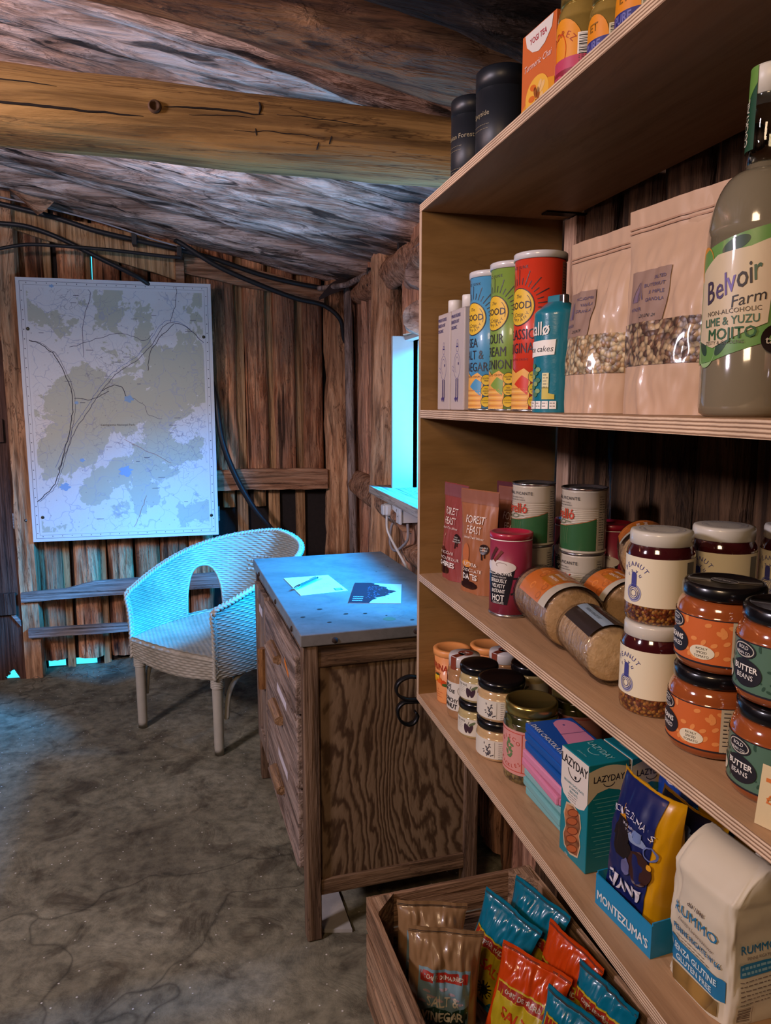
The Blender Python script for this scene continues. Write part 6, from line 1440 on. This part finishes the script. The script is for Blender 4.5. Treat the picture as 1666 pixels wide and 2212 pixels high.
a(poly2([(-.042, h-.002), (.044, h-.002), (.040, h-.020), (.020, h-.036), (.002, h-.041), (-.018, h-.036), (-.036, h-.022)]), wt_, 1); a.text('YOGI TEA', 0, h-.018, .014, C('a82a3a', .5), 2, .04, sx=.9); a.text('Turmeric Chai', 0, h-.056, .0155, C('e0c0b4', .5), 2, 0, shear=.3)
a(poly2([(-w/2, .001), (w/2, .001), (w/2, .052), (.01, .062), (-w/2, .030)]), C('cf8a1c', .45), 1); a(disc2(0, .042, .036, .030), C('dca63a', .4), 2)
for k in range(9): a(tr2(disc2(0, 0, .010, .005), -.02+.04*((k*37) % 10)/10, .024+.036*((k*53) % 11)/11, k), C(('c8641c', 'd9b070', '8a4a18')[k % 3], .4), 3)
mb.build('front_print', t)
mb = MB(); a = Art(mb, flat((w/2, 0, 0), (0, 1, 0), (0, 0, 1)), None); a(rect2(-d/2+.001, .001, d/2-.001, .06), C('b0741c', .45), 1); a(disc2(.004, h-.035, .018, .024), C('a89c8c', .5), 2); a.text('BIO', .004, h-.034, .012, INK, 3, .05); a.text('17 TEA BAGS', -.012, .075, .009, wt_, 3, .02, rot=PI/2); mb.build('side_print', t)
pick_b = plain('brine', (.26, .17, .04), .12, coat=1.0, var=.2)
def condjar(x, y, r, h, big, label, rz=-66):
    t = G('condiment_jar', x, y, Z0, rz, label, 'jar', 'brine jars on the top shelf'); lathe_obj('glass_jar', [(r*.88, 0), (r, .006), (r, h*.66)]+arcprof(r, h*.66, r*.80, h*.82, 6)+[(r*.80, h*.84)], pick_b, t, 40)
    lathe_obj('lid', [(r*.82, h*.82), (r*.90, h*.83), (r*.90, h*.97), (r*.85, h), (.0001, h)], GOLD, t, 40, cap1=False)
    mb = MB(); a = Art(mb, cyl(r), .006, .0007)
    if big:
        a(rect2(-.06, .006, .07, h*.34), C('9a1a38', .45), 0); a(disc2(-.012, h*.34, .040, h*.34), C('d88a14', .45), 1); a.arc('MADREZ', -.012, h*.36, .030, .013, C('a0380c', .5), PI/2, 3, .04, pitch=.8); a(disc2(-.014, h*.40, .014, .026), C('d4560c', .4, .3), 3); a(rect2(-.052, .034, .034, .052), C('b43a5a', .45), 3); a(rect2(-.058, .006, .034, .036), C('84122c', .45), 4); a.text('MEDIO', -.012, .021, .026, C('b8405a', .5), 5, .06, sx=.8); a(rect2(-.036, .003, -.020, .018), C('8aa020', .5), 6); a.barcode(.018, .040, .040, .082, (WHITE, INK), 4)
    else:
        a(rect2(-.05, .010, .055, h*.38), C('2c2a78', .45), 0); a(disc2(-.008, h*.38, .024, h*.28), C('d8840c', .45), 1); a.text('ET', -.008, h*.52, .016, C('8a5a08', .5), 2, .05); a(rect2(-.044, .010, .020, .044), C('2a2870', .45), 2); a.text('PURE', -.010, .036, .017, C('6a6aa8', .5), 3, .06, sx=.8); a.text('IT', -.010, .020, .018, C('6a6aa8', .5), 3, .06); a.barcode(.016, .020, .032, .058, (C('c9c2a4', .5), INK), 7)
    mb.build('label', t); return t
condjar(.592, 1.118, .041, .160, True, 'large brine jar with orange and crimson label beside the tea box')
c0 = condjar(.592, 1.032, .035, .115, False, 'first small jar with purple and orange label, next to the large jar')
dup(c0, (.590, .955, Z0+.0004), D2(-62), 'second small jar with purple and orange label, middle of the three'); dup(c0, (.590, .876, Z0+.0004), D2(-60), 'last small jar with purple and orange label, nearest the top edge of the picture')

# ================================================================ crate of crisps
M_crate = wood('crate_wood', (.14, .075, .04), (.30, .175, .10), (.40, .25, .15), 'y', 14, 1.6, .45, .25, .4, .6); M_cratex = wood('crate_wood_x', (.10, .05, .028), (.24, .13, .07), (.33, .19, .11), 'x', 14, 1.6, .45, .25, .4, .6)
cr_ = empty('wooden_crate', (.575+.02, 1.325, FLOOR), D2(3), 'slatted wooden crate full of crisp packets on the floor under the shelving', 'crate'); cw, cl, chh = .435, .63, .30
for sx_ in (-1, 1):
    for k in range(3):
        mb = MB(); z0 = .012+k*.100; mb.bbox((sx_*cw/2-.006, -cl/2, z0), (sx_*cw/2+.006, cl/2, z0+.088), M_crate, .002); mb.build('side_slat', cr_)
for sy_ in (-1, 1):
    for k in range(3):
        mb = MB(); z0 = .012+k*.100; mb.bbox((-cw/2+.0065, sy_*(cl/2-.006)-.006, z0), (cw/2-.0065, sy_*(cl/2-.006)+.006, z0+.088), M_cratex, .002); mb.build('end_slat', cr_)
    for sx_ in (-1, 1):
        mb = MB(); x = sx_*(cw/2-.0065); y = sy_*(cl/2-.0125); mb.prism([(x, y, .012), (x-sx_*.055, y, .012), (x, y-sy_*.055, .012)], (0, 0, chh-.008), M_crate); mb.build('corner_block', cr_)
for k in range(4): mb = MB(); mb.bbox((-cw/2+.002+k*.109, -cl/2+.014, 0), (-cw/2+.100+k*.109, cl/2-.014, .0115), M_crate, .002); mb.build('base_slat', cr_)
def chips(x, y, z, rot, kind, label, w=.165, h=.235, d=.070, seed=1):
    t = empty('crisp_packet', (x, y, z), 0, label, 'crisps', 'crisp packets in the crate'); t.rotation_euler = tuple(D2(q) for q in rot)
    bc = {'brown': C('8a6a48', .32, .35), 'red': C('c2400c', .25, .5), 'teal': C('086a84', .25, .5)}[kind]; b = Bag(w, h, d, 'pillow', seed, .0075, .9); b.body(t, bc, nu=50, nv=60)
    mb = MB(); a = b.art(mb, .007, .0012); rd = C('9a2a1c', .35, .4); li = C('c9c0aa', .45)
    if kind == 'brown':
        a(rect2(-.062, .030, .062, .190), C('6f8a92', .35, .35), 0); a(rect2(-.060, .032, .060, .105), C('13251f', .35, .35), 1); a(poly2([(-.060, .100), (-.02, .118), (.02, .108), (.060, .120), (.060, .09), (-.060, .09)]), C('1d3a2c', .35, .35), 1); a(rect2(-.056, .164, .056, .184), rd, 2); a.text('CHIPS DE MADRID', 0, .174, .0135, li, 3, .04, sx=.86)
        for k in range(8): a(disc2(-.05+.1*((k*37) % 10)/10, .125+.03*((k*53) % 7)/7, .009, .003), C('a48e92', .4), 2)
        a.text('SALT &', 0, .128, .030, li, 4, .05, sx=.9); a.text('VINEGAR', 0, .098, .030, li, 4, .05, sx=.86); a(disc2(.0, .052, .03, .014), C('5a1c2a', .4), 3)
    else:
        yl_ = C('b09a1c', .35, .35); a(poly2([(-.070, .176), (.068, .176), (.055, .06), (.02, .020), (-.04, .020), (-.070, .09)]), yl_, 0); a(rect2(-.068, .150, .066, .172), rd, 1)
        for q in (.148, .1725): a(rect2(-.068, q, .066, q+.002), C('c8a82c', .4), 2)
        a.text('CHIPS DE MADRID', 0, .161, .0145, li, 3, .04, sx=.86); a.text('SALT' if kind == 'red' else 'SEA SALT', -.010, .118, .034, C('b83a14', .4), 2, .06, rot=-.12); r_ = random.Random(3)
        for k in range(14): an = k/14*2*PI; a(line2([(.01, .06), (.01+.022*math.cos(an), .06+.022*math.sin(an))], .003), C('14140c', .4), 2)
        a(disc2(.01, .06, .012), C('14140c', .4), 3)
    mb.build('print', t)
    for v0 in (.006, h-.012): mb = MB(); a = b.art(mb, .006, .0009); a(rect2(-w/2*.98, v0, w/2*.98, v0+.0015), C('3a3430', .5), 0); a(rect2(-w/2*.98, v0+.0035, w/2*.98, v0+.005), C('3a3430', .5), 0); mb.build('crimp_seal', t)
    return t
ZB = FLOOR+.014
chips(.475, 1.500, -1.425, (-12, 3, -14), 'brown', 'rear brown salt and vinegar crisp packet in the crate', seed=1, h=.25, w=.17)
chips(.462, 1.375, -1.425, (-16, 4, -16), 'brown', 'front brown salt and vinegar crisp packet in the crate', seed=2, h=.265, w=.172)
chips(.600, 1.475, -1.415, (-14, 10, -62), 'teal', 'teal-topped crisp packet leaning left in the crate', seed=3, h=.255)
chips(.690, 1.470, -1.400, (-12, 6, -66), 'teal', 'teal-topped crisp packet against the far corner of the crate', seed=4, h=.255, d=.06)
chips(.600, 1.305, -1.430, (-18, 6, -50), 'red', 'red and yellow crisp packet in the middle of the crate', seed=5, h=.245)
chips(.715, 1.330, -1.415, (-10, 4, -72), 'red', 'red crisp packet against the right-hand slats of the crate', seed=6, h=.25, d=.06)
chips(.655, 1.190, -1.420, (-12, 6, -60), 'teal', 'teal crisp packet low at the front of the crate', seed=7, h=.22)
chips(.745, 1.210, -1.400, (-8, 0, -76), 'teal', 'teal crisp packet wedged against the near right slats', seed=8, h=.22, d=.05)
# plant debris along the foot of the wall
mb = MB(); r_ = random.Random(12); M_straw = C('6b6458', .8)
for k in range(60):
    x = r_.uniform(-.9, .3); y = r_.uniform(4.15, 4.36); L_ = r_.uniform(.03, .12); a_ = r_.uniform(0, PI); z = floor_z(x, y)+.003
    mb.tube([(x, y, z), (x+L_*.5*math.cos(a_), y+L_*.3*math.sin(a_), z+r_.uniform(0, .03)), (x+L_*math.cos(a_), y+L_*.5*math.sin(a_), z+r_.uniform(-.0, .02))], .0012, M_straw, 4)
tag(mb.build('straw', world=True), 'dry straw and twigs scattered along the foot of the back wall', 'straw', kind='stuff')
